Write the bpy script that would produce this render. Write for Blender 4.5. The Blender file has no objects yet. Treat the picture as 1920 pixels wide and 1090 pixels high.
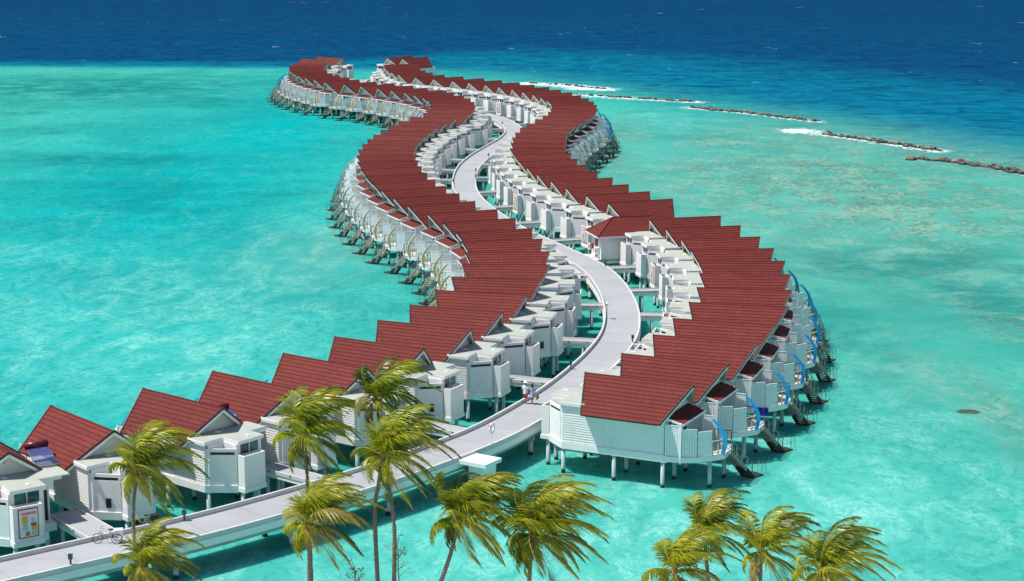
import bpy, bmesh, math, random
from math import radians, sin, cos, pi, atan2, hypot, tan
from mathutils import Vector, Matrix, noise
import numpy as np

random.seed(7)
S = bpy.context.scene
COL = S.collection

# ------------------------------------------------------------------ camera, sky, sun, exposure
CAM_Z, FOC, YH = 39.5, 3400.0, -137.0
PITCH = math.atan((545 - YH) / FOC)
cd = bpy.data.cameras.new("camera")
cam = bpy.data.objects.new("camera", cd)
COL.objects.link(cam)
cam.location = (0, 0, CAM_Z)
cam.rotation_euler = (pi / 2 - PITCH, 0, 0)
cd.sensor_width = 36.0
cd.lens = 36.0 * FOC / 1920.0
cd.clip_start = 1.0
cd.clip_end = 20000.0
S.camera = cam

SUN_EL = radians(63)
sun_to = Vector((-cos(SUN_EL), -0.02, sin(SUN_EL))).normalized()
W = bpy.data.worlds.new("World")
S.world = W
W.use_nodes = True
nt = W.node_tree
bg = nt.nodes['Background']
sky = nt.nodes.new('ShaderNodeTexSky')
sky.sky_type = 'NISHITA'
sky.sun_disc = False
sky.sun_elevation = SUN_EL
sky.sun_rotation = atan2(sun_to.x, sun_to.y)
sky.air_density = 1.0
sky.dust_density = 0.6
sky.ozone_density = 1.5
nt.links.new(sky.outputs[0], bg.inputs[0])
bg.inputs[1].default_value = 0.104
sl = bpy.data.lights.new("sun", 'SUN')
sl.energy = 5.0
sl.angle = radians(0.53)
sl.color = (1.0, 0.96, 0.89)
so = bpy.data.objects.new("sun", sl)
so.rotation_euler = (-sun_to).to_track_quat('-Z', 'Y').to_euler()
so.location = (0, 0, 200)
COL.objects.link(so)
S.view_settings.view_transform = 'Standard'
S.view_settings.look = 'None'
S.view_settings.gamma = 1
S.view_settings.exposure = 0.14
S.render.resolution_x, S.render.resolution_y = 1024, 581


# ------------------------------------------------------------------ helpers
def tag(o, label=None, cat=None, group=None, kind=None):
    if label: o['label'] = label
    if cat: o['category'] = cat
    if group: o['group'] = group
    if kind: o['kind'] = kind
    return o


def empty(name, loc=(0, 0, 0), rz=0.0):
    o = bpy.data.objects.new(name, None)
    o.location = loc
    o.rotation_euler = (0, 0, rz)
    o.empty_display_size = 0.3
    COL.objects.link(o)
    return o


class MB:
    """collects simple shapes; build() links them as one mesh object. m mirrors the local y axis."""
    def __init__(s, m=1):
        s.v, s.f, s.mi, s.m, s.uv = [], [], [], m, {}

    def add(s, vs, fs, mi=0, uvs=None):
        b = len(s.v)
        s.v += [(x, y * s.m, z) for x, y, z in vs]
        for k, f in enumerate(fs):
            if uvs: s.uv[len(s.f)] = uvs[k]
            s.f.append([b + i for i in f])
            s.mi.append(mi)

    def box(s, x0, x1, y0, y1, z0, z1, mi=0):
        s.add([(x0, y0, z0), (x1, y0, z0), (x1, y1, z0), (x0, y1, z0), (x0, y0, z1), (x1, y0, z1), (x1, y1, z1), (x0, y1, z1)],
              [(0, 3, 2, 1), (4, 5, 6, 7), (0, 1, 5, 4), (1, 2, 6, 5), (2, 3, 7, 6), (3, 0, 4, 7)], mi)

    def bar(s, a, b, w, h, mi=0, up=(0, 0, 1)):
        a, b = Vector(a), Vector(b)
        d = (b - a).normalized()
        u = Vector(up)
        if abs(d.dot(u)) > 0.98: u = Vector((1, 0, 0))
        r = d.cross(u).normalized() * (w / 2)
        t = r.cross(d).normalized() * (h / 2)
        vs = [p + i * r + j * t for p in (a, b) for i, j in ((-1, -1), (1, -1), (1, 1), (-1, 1))]
        s.add([tuple(v) for v in vs], [(0, 1, 2, 3), (7, 6, 5, 4), (0, 4, 5, 1), (1, 5, 6, 2), (2, 6, 7, 3), (3, 7, 4, 0)], mi)

    def prism(s, poly, z0, z1, mi=0, mi_side=None):
        n = len(poly)
        vs = [(x, y, z0) for x, y in poly] + [(x, y, z1) for x, y in poly]
        s.add(vs, [tuple(range(n))[::-1]], mi)
        s.add(vs, [tuple(range(n, 2 * n))], mi)
        s.add(vs, [(i, (i + 1) % n, n + (i + 1) % n, n + i) for i in range(n)], mi if mi_side is None else mi_side)

    def tube(s, pts, rs, n=8, mi=0, cap=True):
        pts = [Vector(p) for p in pts]
        if not hasattr(rs, '__len__'): rs = [rs] * len(pts)
        vs = []
        for i, p in enumerate(pts):
            d = (pts[min(i + 1, len(pts) - 1)] - pts[max(i - 1, 0)]).normalized()
            a = d.cross(Vector((0, 0, 1)))
            if a.length < 0.05: a = Vector((1, 0, 0))
            a.normalize()
            b = d.cross(a)
            for k in range(n):
                t = 2 * pi * k / n
                vs.append(tuple(p + (a * cos(t) + b * sin(t)) * rs[i]))
        fs = []
        for i in range(len(pts) - 1):
            for k in range(n):
                fs.append((i * n + k, i * n + (k + 1) % n, (i + 1) * n + (k + 1) % n, (i + 1) * n + k))
        if cap:
            fs.append(tuple(range(n)))
            fs.append(tuple(range((len(pts) - 1) * n, len(pts) * n))[::-1])
        s.add(vs, fs, mi)

    def build(s, name, mats, parent=None, smooth=False, bevel=0, fix=True):
        me = bpy.data.meshes.new(name)
        me.from_pydata(s.v, [], s.f)
        if not isinstance(mats, (list, tuple)): mats = [mats]
        for m_ in mats: me.materials.append(m_)
        me.polygons.foreach_set('material_index', s.mi)
        if s.uv:
            uvl = me.uv_layers.new(name='UVMap')
            for fi, uvs in s.uv.items():
                for li, uv in zip(me.polygons[fi].loop_indices, uvs): uvl.data[li].uv = uv
        if fix:
            bm = bmesh.new()
            bm.from_mesh(me)
            bmesh.ops.recalc_face_normals(bm, faces=bm.faces)
            if bevel: bmesh.ops.bevel(bm, geom=bm.edges[:], offset=bevel, segments=1, affect='EDGES')
            bm.to_mesh(me)
            bm.free()
        if smooth: me.polygons.foreach_set('use_smooth', [True] * len(me.polygons))
        me.update()
        o = bpy.data.objects.new(name, me)
        COL.objects.link(o)
        if parent: o.parent = parent
        return o


def kids(o): return [c for c in COL.objects if c.parent == o]


def tree_of(o):
    return (o, [tree_of(c) for c in kids(o)])


def copy_tree(t, parent=None):
    o, ch = t
    c = o.copy()
    COL.objects.link(c)
    c.parent = parent
    for k in ch: copy_tree(k, c)
    return c


def rgb(h):
    h = h.lstrip('#')
    c = [int(h[i:i + 2], 16) / 255 for i in (0, 2, 4)]
    return tuple(x / 12.92 if x < .04045 else ((x + .055) / 1.055) ** 2.4 for x in c) + (1,)


class NT:
    def __init__(s, name):
        s.m = bpy.data.materials.new(name)
        s.m.use_nodes = True
        s.n = s.m.node_tree.nodes
        s.l = s.m.node_tree.links
        s.b = s.n['Principled BSDF']

    def node(s, t, **kw):
        n = s.n.new(t)
        for k, v in kw.items():
            if k.startswith('in_'):
                k2 = k[3:]
                n.inputs[int(k2) if k2.isdigit() else k2].default_value = v
            else: setattr(n, k, v)
        return n

    def link(s, a, b): s.l.new(a, b)

    def mix(s, fac, a, b, typ='MIX'):
        n = s.node('ShaderNodeMix', data_type='RGBA', blend_type=typ)
        for sock, val in ((n.inputs[0], fac), (n.inputs[6], a), (n.inputs[7], b)):
            if hasattr(val, 'is_linked') or hasattr(val, 'links'): s.link(val, sock)
            else: sock.default_value = val
        return n.outputs[2]

    def math(s, op, a, b=None, c=None, clamp=False):
        n = s.node('ShaderNodeMath', operation=op, use_clamp=clamp)
        for i, val in enumerate((a, b, c)):
            if val is None: continue
            if hasattr(val, 'links'): s.link(val, n.inputs[i])
            else: n.inputs[i].default_value = val
        return n.outputs[0]

    def ramp(s, x, lo, hi):
        n = s.node('ShaderNodeMapRange', clamp=True, interpolation_type='SMOOTHSTEP')
        s.link(x, n.inputs[0])
        n.inputs[1].default_value = lo
        n.inputs[2].default_value = hi
        return n.outputs[0]

    def noise(s, vec, scale, detail=3, rough=.5, dist=0.0):
        n = s.node('ShaderNodeTexNoise')
        s.link(vec, n.inputs['Vector'])
        n.inputs['Scale'].default_value = scale
        n.inputs['Detail'].default_value = detail
        n.inputs['Roughness'].default_value = rough
        n.inputs['Distortion'].default_value = dist
        return n.outputs[0]


def coords(N, kind='Object', scale=(1, 1, 1), rot=(0, 0, 0)):
    if kind == 'World': src = N.node('ShaderNodeNewGeometry').outputs['Position']
    else: src = N.node('ShaderNodeTexCoord').outputs[kind]
    mp = N.node('ShaderNodeMapping')
    mp.inputs['Scale'].default_value = scale
    mp.inputs['Rotation'].default_value = rot
    N.link(src, mp.inputs[0])
    return mp.outputs[0]


def plain(name, col, rough=.5, var=.06, scale=3.0, metal=0.0, bump=0.0, spec=.5, per_obj=0.0, dirt=None, dirt_amt=.3):
    N = NT(name)
    v = coords(N, 'World')
    n = N.noise(v, scale, 4, .6)
    c = rgb(col) if isinstance(col, str) else col
    lo = tuple(x * (1 - var) for x in c[:3]) + (1,)
    hi = tuple(min(1, x * (1 + var)) for x in c[:3]) + (1,)
    out = N.mix(N.ramp(n, .3, .7), lo, hi)
    if dirt:
        n2 = N.noise(coords(N, 'World', (1, 1, .25)), scale * .8, 5, .7, .6)
        out = N.mix(N.math('MULTIPLY', N.ramp(n2, .55, .8), dirt_amt), out, rgb(dirt))
    if per_obj:
        oi = N.node('ShaderNodeObjectInfo')
        hs = N.node('ShaderNodeHueSaturation')
        N.link(out, hs.inputs['Color'])
        N.link(N.math('MULTIPLY_ADD', oi.outputs['Random'], per_obj * 2, 1 - per_obj), hs.inputs['Value'])
        out = hs.outputs[0]
    N.link(out, N.b.inputs['Base Color'])
    N.b.inputs['Roughness'].default_value = rough
    N.b.inputs['Metallic'].default_value = metal
    N.b.inputs['Specular IOR Level'].default_value = spec
    if bump:
        bn = N.node('ShaderNodeBump')
        bn.inputs['Strength'].default_value = bump
        bn.inputs['Distance'].default_value = .02
        N.link(N.noise(v, scale * 8, 3), bn.inputs['Height'])
        N.link(bn.outputs[0], N.b.inputs['Normal'])
    return N.m


# ------------------------------------------------------------------ materials
M = {}
M['white'] = plain('white_painted_board', (.84, .82, .79, 1), .55, .03, 1.2, dirt='#aaa48f', dirt_amt=.35, per_obj=.03)
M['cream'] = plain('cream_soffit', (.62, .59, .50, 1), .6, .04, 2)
M['fence'] = plain('white_fence_board', (.82, .82, .80, 1), .6, .05, 3, dirt='#9aa29c', dirt_amt=.25)
M['flatroof'] = plain('pale_grey_roof_membrane', (.40, .425, .37, 1), .7, .06, .9, dirt='#8d9186', dirt_amt=.4)
M['lap'] = plain('shingle_edge', (.075, .013, .012, 1), .7)
M['trim'] = plain('dark_red_trim', (.03, .010, .010, 1), .5)
M['deckwood'] = plain('weathered_deck', (.55, .55, .53, 1), .7, .1, 4)
M['beige'] = plain('beige_timber', (.55, .47, .34, 1), .6, .12, 5)
M['rail'] = plain('dark_metal_rail', (.05, .06, .06, 1), .4, .1, 4, metal=.3)
M['algae'] = plain('algae_covered_timber', (.022, .02, .012, 1), .8, .5, 6, bump=.5)
M['stairwood'] = plain('weathered_stair_timber', (.27, .255, .20, 1), .7, .2, 5, dirt='#3d3a22', dirt_amt=.6)
M['dark'] = plain('dark_parts_and_slot_shade', (.006, .007, .010, 1), .4)  # small dark parts, and the shade painted into the shower-wall slot
M['door'] = plain('dark_door', (.012, .011, .014, 1), .5)
M['white_plain'] = plain('white_paint', (.83, .83, .82, 1), .4, .03)
M['kerb'] = plain('pale_kerb', (.60, .60, .575, 1), .7, .06, 2, dirt='#88897e', dirt_amt=.5)
M['beam'] = plain('stained_concrete_beam', (.38, .39, .35, 1), .8, .12, 1.5, dirt='#4c4b3a', dirt_amt=.7, bump=.4)
M['steel'] = plain('galvanised_steel', (.22, .23, .22, 1), .5, .1, 3, metal=.2)
M['black'] = plain('black_rubber', (.012, .012, .012, 1), .6)
FINS = {'blue': plain('blue_painted_fin', (.008, .32, .72, 1), .35, .05),
        'yellow': plain('straw_yellow_fin', (.86, .66, .33, 1), .45, .06),
        'white': plain('pale_grey_fin', (.62, .67, .65, 1), .45, .06)}


def glass_mat():
    N = NT('tinted_glass')
    v = coords(N, 'World')
    N.link(N.mix(N.ramp(N.noise(v, .8, 2), .4, .6), (.01, .06, .07, 1), (.03, .17, .17, 1)), N.b.inputs['Base Color'])
    N.b.inputs['Roughness'].default_value = .06
    return N.m


M['glass'] = glass_mat()


def roof_mat():
    N = NT('red_shingle')
    uv = N.node('ShaderNodeTexCoord').outputs['UV']
    br = N.node('ShaderNodeTexBrick', offset=.37, offset_frequency=2)
    N.link(uv, br.inputs['Vector'])
    br.inputs['Scale'].default_value = 1
    br.inputs['Brick Width'].default_value = 1.3
    br.inputs['Row Height'].default_value = .36
    br.inputs['Mortar Size'].default_value = .02
    br.inputs['Mortar Smooth'].default_value = .2
    br.inputs['Bias'].default_value = 0
    br.inputs['Color1'].default_value = (.165, .030, .023, 1)
    br.inputs['Color2'].default_value = (.125, .021, .018, 1)
    br.inputs['Mortar'].default_value = (.075, .010, .009, 1)
    # fine vertical ribs pressed in the sheet
    mp = N.node('ShaderNodeMapping')
    mp.inputs['Scale'].default_value = (9, 1.2, 1)
    N.link(uv, mp.inputs[0])
    fine = N.noise(mp.outputs[0], 1, 3, .7)
    big = N.noise(coords(N, 'World'), .35, 4, .6)
    c = N.mix(N.math('MULTIPLY', N.ramp(fine, .35, .7), .5), br.outputs['Color'], (.195, .038, .029, 1))
    c = N.mix(N.math('MULTIPLY', N.ramp(big, .4, .75), .5), c, (.12, .020, .019, 1))
    fade = N.noise(coords(N, 'World', (1, 1, .5)), 1.1, 5, .7, .8)
    c = N.mix(N.math('MULTIPLY', N.ramp(fade, .56, .78), .30), c, (.27, .085, .065, 1))
    oi = N.node('ShaderNodeObjectInfo')
    hs = N.node('ShaderNodeHueSaturation')
    N.link(c, hs.inputs['Color'])
    N.link(N.math('MULTIPLY_ADD', oi.outputs['Random'], .20, .90), hs.inputs['Value'])
    N.link(hs.outputs[0], N.b.inputs['Base Color'])
    N.b.inputs['Roughness'].default_value = .7
    N.b.inputs['Specular IOR Level'].default_value = .15
    bn = N.node('ShaderNodeBump')
    bn.inputs['Strength'].default_value = .5
    bn.inputs['Distance'].default_value = .03
    N.link(N.math('ADD', fine, br.outputs['Fac']), bn.inputs['Height'])
    bn.invert = True
    N.link(bn.outputs[0], N.b.inputs['Normal'])
    return N.m


M['roof'] = roof_mat()


def pile_mat():
    N = NT('painted_pile')
    g = N.node('ShaderNodeNewGeometry').outputs['Position']
    sx = N.node('ShaderNodeSeparateXYZ')
    N.link(g, sx.inputs[0])
    nz = N.noise(coords(N, 'World', (1, 1, .6)), 3, 4, .7)
    h = N.math('ADD', sx.outputs[2], N.math('MULTIPLY', nz, -.5))
    wet = N.ramp(h, .0, -.08)
    weed = N.ramp(h, .12, -.05)
    c = N.mix(N.ramp(nz, .3, .7), (.42, .50, .52, 1), (.53, .58, .58, 1))
    c = N.mix(weed, c, (.05, .075, .05, 1))
    c = N.mix(wet, c, (.012, .022, .018, 1))
    N.link(c, N.b.inputs['Base Color'])
    N.b.inputs['Roughness'].default_value = .6
    return N.m


M['pile'] = pile_mat()


def deck_mat():
    N = NT('pale_concrete_deck')
    v = coords(N, 'World')
    a = N.noise(v, .25, 5, .65)
    b = N.noise(v, 3, 4, .6)
    c = N.mix(N.ramp(a, .3, .7), (.325, .335, .350, 1), (.385, .395, .410, 1))
    c = N.mix(N.math('MULTIPLY', N.ramp(b, .45, .8), .3), c, (.34, .34, .38, 1))
    st = N.noise(v, .9, 6, .75, 1.0)
    c = N.mix(N.math('MULTIPLY', N.ramp(st, .54, .72), .5), c, (.30, .30, .335, 1))
    N.link(c, N.b.inputs['Base Color'])
    N.b.inputs['Roughness'].default_value = .75
    bn = N.node('ShaderNodeBump')
    bn.inputs['Strength'].default_value = .2
    bn.inputs['Distance'].default_value = .01
    N.link(b, bn.inputs['Height'])
    N.link(bn.outputs[0], N.b.inputs['Normal'])
    return N.m


M['deck'] = deck_mat()

# ------------------------------------------------------------------ sea: one sheet to the horizon
def px(u, v, z=0.0):
    """where the sight line of photograph pixel (u, v) meets height z (used for laying out the map)"""
    a, b = u - 960.0, v - 545.0
    y = FOC * cos(PITCH) - b * sin(PITCH)
    zz = -FOC * sin(PITCH) - b * cos(PITCH)
    s = (z - CAM_Z) / zz
    return a * s, y * s


REEF = [(-3000, 700), (-600, 540), (-149, 527), (-63, 521), (-21, 503), (5.5, 468), (30, 425), (52, 388), (72, 350), (88, 303), (115, 262), (200, 190), (600, 0), (3000, -900)]
BREAK = [[(990, 156.5), (1060, 160), (1135, 167.5)], [(1075, 177), (1180, 184), (1300, 191)],
         [(1296, 202), (1400, 212), (1460, 219), (1535, 228)], [(1540, 251), (1640, 264), (1760, 283)],
         [(1712, 298), (1800, 306), (1860, 314), (1935, 329)]]
BREAKW = [[px(u, v) for u, v in seg] for seg in BREAK]


def seg_dist(X, Y, P):
    best = np.full(X.shape, 1e9)
    sgn = np.ones(X.shape)
    for (x0, y0), (x1, y1) in zip(P[:-1], P[1:]):
        dx, dy = x1 - x0, y1 - y0
        t = np.clip(((X - x0) * dx + (Y - y0) * dy) / (dx * dx + dy * dy), 0, 1)
        ex, ey = X - x0 - t * dx, Y - y0 - t * dy
        d = np.hypot(ex, ey)
        cr = dx * ey - dy * ex
        m = d < best
        best = np.where(m, d, best)
        sgn = np.where(m, np.sign(cr), sgn)
    return best, sgn


def sstep(x, a, b):
    t = np.clip((x - a) / (b - a), 0, 1)
    return t * t * (3 - 2 * t)


def build_sea():
    xs = np.unique(np.concatenate([np.linspace(-9000, -700, 12), np.linspace(-700, -180, 30), np.arange(-180, 180, 1.6), np.linspace(180, 700, 30), np.linspace(700, 9000, 12)]))
    ys = np.unique(np.concatenate([np.linspace(-2500, 60, 12), np.arange(60, 320, 1.6), np.arange(320, 620, 2.6), np.linspace(620, 1100, 60), np.linspace(1100, 12000, 25)]))
    X, Y = np.meshgrid(xs, ys)
    nx, ny = len(xs), len(ys)
    v = np.stack([X.ravel(), Y.ravel(), np.zeros(X.size)], 1)
    idx = np.arange(nx * ny).reshape(ny, nx)
    f = np.stack([idx[:-1, :-1].ravel(), idx[:-1, 1:].ravel(), idx[1:, 1:].ravel(), idx[1:, :-1].ravel()], 1)
    me = bpy.data.meshes.new('sea')
    me.vertices.add(len(v))
    me.vertices.foreach_set('co', v.ravel())
    me.loops.add(f.size)
    me.loops.foreach_set('vertex_index', f.ravel())
    me.polygons.add(len(f))
    me.polygons.foreach_set('loop_start', np.arange(0, f.size, 4))
    me.polygons.foreach_set('loop_total', np.full(len(f), 4))
    me.update(calc_edges=True)
    d, sg = seg_dist(X, Y, REEF)
    s = d * sg                                            # + on the ocean side
    right = sstep(X, -70, 10)                             # the drop-off is a cliff on the left and a slope on the right
    s1 = sstep(s, -14 - 20 * right, 12 + 40 * right)
    s2 = sstep(s, 8 + 26 * right, 34 + 120 * right)
    s3 = sstep(s, 60, 420)

    def blob(lst):
        out = np.zeros(X.shape)
        for u, vv, ru, rv, a in lst:
            cx, cy = px(u, vv)
            x1, _ = px(u + ru, vv)
            _, y1 = px(u, max(vv - rv, -60))
            rx, ry = abs(x1 - cx), abs(y1 - cy)
            out = np.maximum(out, a * np.exp(-(((X - cx) / rx) ** 2 + ((Y - cy) / ry) ** 2)))
        return out
    coral = 1.45 * blob([(1600, 360, 430, 115, .55), (1150, 300, 60, 40, .4), (1750, 700, 130, 60, .3), (1560, 270, 330, 50, .5), (1350, 330, 220, 60, .5), (1500, 330, 330, 55, .62), (1180, 250, 90, 30, .35), (1700, 420, 260, 60, .55), (1400, 420, 150, 40, .4), (1850, 300, 150, 40, .5),
                  (1900, 800, 60, 130, .5), (1890, 600, 90, 60, .5), (1350, 270, 120, 30, .5), (620, 470, 130, 50, .25), (1800, 560, 160, 40, .3)])
    deepw = blob([(150, 165, 420, 26, .62), (420, 190, 160, 14, .4), (250, 350, 420, 14, .3), (330, 440, 260, 12, .28), (1700, 500, 330, 30, .5), (1850, 560, 180, 50, .45), (1600, 640, 90, 120, .35), (170, 300, 170, 13, .62), (60, 241, 70, 6, .5), (190, 193, 45, 5, .45),
                  (300, 275, 60, 4, .3), (230, 300, 90, 9, .4), (30, 212, 60, 5, .6), (100, 250, 30, 3, .5), (290, 375, 160, 20, .35), (520, 365, 160, 14, .35), (180, 150, 300, 10, .35),
                  (700, 560, 200, 60, .25), (420, 150, 180, 12, .25), (1100, 900, 140, 40, .25)])
    pale = 1.0 * blob([(950, 1010, 420, 110, .95), (480, 1060, 300, 60, .8), (350, 660, 260, 90, .6), (1450, 960, 520, 190, .85), (1200, 1090, 500, 150, .9), (700, 1080, 420, 90, .8), (1650, 760, 200, 130, .45), (250, 600, 420, 130, .55), (560, 500, 160, 110, .5),
                 (1250, 230, 90, 25, .45), (1500, 420, 260, 60, .35), (1300, 330, 160, 60, .3), (150, 700, 200, 60, .4), (40, 480, 160, 60, .25)])
    sat = blob([(250, 400, 560, 260, 1.0), (500, 250, 260, 120, 1.0), (1300, 250, 120, 60, .6), (200, 640, 500, 150, .5)])
    foam = np.zeros(X.shape)
    for seg, wdt, a in zip(BREAKW, (8, 6, 4.4, 5.0, 3.2), (1.0, .9, .85, .9, .7)):
        dd, s_ = seg_dist(X, Y, seg)
        foam = np.maximum(foam, .93 * a * np.exp(-(dd / wdt) ** 2 * np.where(s_ > 0, 1.9, 1.0)))
    for u, vv, ru, rv, a in ((1500, 246, 60, 7, 1.0), (1310, 203, 30, 3, .9), (1090, 167, 50, 3, 1.0), (1250, 189, 40, 3, .8), (640, 300, 1, 1, 0)):
        foam = np.maximum(foam, blob([(u, vv, ru, rv, a)]))
    for nm, arr in (('s1', s1), ('s2', s2), ('s3', s3), ('coral', coral), ('dark', deepw), ('pale', pale), ('sat', sat), ('foam', foam)):
        at = me.attributes.new(nm, 'FLOAT', 'POINT')
        at.data.foreach_set('value', arr.ravel().astype(np.float32))
    o = bpy.data.objects.new('sea', me)
    COL.objects.link(o)
    tag(o, kind='structure')

    N = NT('lagoon_water')
    A = {k: N.node('ShaderNodeAttribute', attribute_name=k).outputs['Fac'] for k in ('s1', 's2', 's3', 'coral', 'dark', 'pale', 'sat', 'foam')}
    P = coords(N, 'World')
    R_ = coords(N, 'World', (1, .45, 1), (0, 0, .15))
    n_big = N.noise(P, .035, 4, .6, .6)
    n_mid = N.noise(R_, .22, 5, .62, 1.2)
    n_fine = N.noise(coords(N, 'World', (1, .7, 1), (0, 0, -.2)), 1.1, 5, .68, 1.0)
    n_pt = N.noise(P, .12, 6, .7, .4)
    # seabed colour seen through the water
    base = N.mix(A['sat'], (.030, .315, .255, 1), (.0, .265, .27, 1))
    base = N.mix(N.ramp(n_big, .38, .62), base, N.mix(A['sat'], (.055, .385, .31, 1), (.0, .33, .33, 1)))
    pl = N.math('MULTIPLY', A['pale'], N.math('MULTIPLY_ADD', N.ramp(n_mid, .32, .66), .75, .35), clamp=True)
    base = N.mix(pl, base, (.115, .50, .435, 1))
    # milky caustic-like veins, light painted into the water colour
    vein = N.math('MULTIPLY', N.ramp(n_mid, .54, .72), N.ramp(n_fine, .38, .66))
    vein = N.math('MULTIPLY', vein, N.math('MULTIPLY_ADD', A['pale'], .75, .16), clamp=True)
    base = N.mix(vein, base, (.22, .54, .45, 1))
    rn = N.noise(coords(N, 'World', (1, .6, 1), (0, 0, .35)), .85, 5, .62, 1.6)
    ridge = N.ramp(N.math('ABSOLUTE', N.math('SUBTRACT', rn, .5)), .035, .0)
    ridge = N.math('MULTIPLY', ridge, N.math('MULTIPLY', N.ramp(n_mid, .40, .62), N.math('MULTIPLY_ADD', A['pale'], .8, .12), clamp=True), clamp=True)
    base = N.mix(ridge, base, (.30, .60, .52, 1))  # finer ridged veins, water sparkle painted as paler colour
    # darker ripples
    rip = N.math('MULTIPLY', N.ramp(n_fine, .54, .36), .5)
    rip = N.math('MULTIPLY', rip, N.math('MULTIPLY_ADD', A['pale'], -.55, 1.0))
    base = N.mix(rip, base, (.0, .19, .17, 1))
    # weed and coral
    cr = N.math('MULTIPLY', A['coral'], N.math('MULTIPLY_ADD', N.ramp(n_mid, .36, .62), .75, .50), clamp=True)
    base = N.mix(cr, base, N.mix(N.ramp(N.math('MULTIPLY_ADD', n_fine, .6, N.math('MULTIPLY', n_pt, .4)), .42, .56), (.20, .355, .275, 1), (.07, .19, .15, 1)))
    dk = N.math('MULTIPLY', A['dark'], N.math('MULTIPLY_ADD', N.ramp(n_pt, .36, .6), 1.0, .3), clamp=True)
    base = N.mix(dk, base, (.0, .13, .13, 1))
    # ocean
    nz = N.math('MULTIPLY_ADD', n_big, .5, -.25)
    c1 = N.mix(N.ramp(n_mid, .3, .7), (.0, .10, .185, 1), (.0, .15, .235, 1))
    c2 = N.mix(N.ramp(n_mid, .3, .7), (.0, .038, .105, 1), (.0, .064, .155, 1))
    base = N.mix(N.ramp(N.math('ADD', A['s1'], N.math('MULTIPLY', nz, .5)), .05, .95), base, c1)
    base = N.mix(N.ramp(N.math('ADD', A['s2'], nz), .05, .95), base, c2)
    base = N.mix(N.math('MULTIPLY', A['s3'], .8), base, (.0, .042, .105, 1))
    sw = N.noise(coords(N, 'World', (.6, 1, 1), (0, 0, .25)), .16, 4, .6, .8)
    base = N.mix(N.math('MULTIPLY', N.math('MULTIPLY', N.ramp(sw, .55, .35), .55), A['s1']), base, (.0, .022, .065, 1))
    # foam at the rocks and scattered whitecaps
    ff = N.noise(P, .9, 6, .75, .6)
    fm = N.math('MULTIPLY', N.ramp(N.math('ADD', ff, N.math('MULTIPLY_ADD', A['foam'], .42, -.34)), .40, .56), N.ramp(A['foam'], .08, .45))
    wc = N.noise(coords(N, 'World', (.45, 1.1, 1), (0, 0, .1)), .20, 3, .6, .3)
    wl = N.noise(P, .02, 2, .5)
    thr = N.math('MULTIPLY_ADD', N.ramp(wl, .3, .7), -.06, .762)
    wcap = N.math('MULTIPLY', N.ramp(N.math('SUBTRACT', wc, thr), -.015, .01), N.ramp(A['s1'], .3, .6), clamp=True)
    wcap = N.math('MULTIPLY', wcap, N.math('MULTIPLY_ADD', N.ramp(ff, .45, .6), .8, .0))
    wc2 = N.noise(coords(N, 'World', (.6, 1.3, 1), (0, 0, .2)), .33, 3, .6, .4)
    wcap2 = N.math('MULTIPLY', N.ramp(wc2, .755, .79), N.ramp(ff, .47, .6))
    fm = N.math('MAXIMUM', fm, N.math('MAXIMUM', wcap, wcap2))
    base = N.mix(fm, base, (.78, .82, .82, 1))
    d0 = N.node('ShaderNodeBsdfDiffuse')
    N.link(base, d0.inputs['Color'])
    sss = N.node('ShaderNodeSubsurfaceScattering', falloff='BURLEY')
    N.link(base, sss.inputs['Color'])
    sss.inputs['Scale'].default_value = 1.6
    sss.inputs['Radius'].default_value = (.25, 1.0, 1.0)
    dif = N.node('ShaderNodeMixShader')
    dif.inputs[0].default_value = .6
    N.link(d0.outputs[0], dif.inputs[1]); N.link(sss.outputs[0], dif.inputs[2])
    glo = N.node('ShaderNodeBsdfGlossy')
    glo.inputs['Roughness'].default_value = .16
    fr = N.node('ShaderNodeFresnel')
    fr.inputs['IOR'].default_value = 1.33
    msh = N.node('ShaderNodeMixShader')
    fac = N.math('MULTIPLY', N.math('MINIMUM', N.math('MULTIPLY_ADD', fr.outputs[0], .15, .008), .022), N.math('SUBTRACT', 1.0, fm))
    N.link(fac, msh.inputs[0]); N.link(dif.outputs[0], msh.inputs[1]); N.link(glo.outputs[0], msh.inputs[2])
    N.link(msh.outputs[0], N.n['Material Output'].inputs[0])
    h = N.math('ADD', N.math('MULTIPLY', N.noise(coords(N, 'World', (.7, 1, 1), (0, 0, .3)), .45, 5, .6, .6), 1.6),
               N.math('MULTIPLY', N.noise(coords(N, 'World', (1, .8, 1), (0, 0, -.5)), 2.2, 4, .6, .5), .45))
    bn = N.node('ShaderNodeBump')
    bn.inputs['Strength'].default_value = .55
    bn.inputs['Distance'].default_value = .30
    N.link(h, bn.inputs['Height'])
    for nd in (glo, fr): N.link(bn.outputs[0], nd.inputs['Normal'])
    bn2 = N.node('ShaderNodeBump')
    bn2.inputs['Strength'].default_value = .30
    bn2.inputs['Distance'].default_value = .30
    N.link(h, bn2.inputs['Height'])
    N.link(bn2.outputs[0], d0.inputs['Normal'])
    me.materials.append(N.m)
    return o


build_sea()

# the beach the palms stand on, in front of the camera's view
bm_ = MB()
ring = [(-70, 40), (-66, 78), (-52, 88), (-30, 92), (-5, 94), (20, 93), (45, 90), (70, 82), (80, 40)]
bm_.prism([(x, y) for x, y in ring][::-1], -.5, .35)
sand = plain('sand', (.62, .55, .42, 1), .9, .08, 2, bump=.4)
tag(bm_.build('beach', sand), kind='structure')
for v_ in COL.objects['beach'].data.vertices:
    if v_.co.z > 0:
        v_.co.x *= .97
        v_.co.y = 40 + (v_.co.y - 40) * .96


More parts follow.
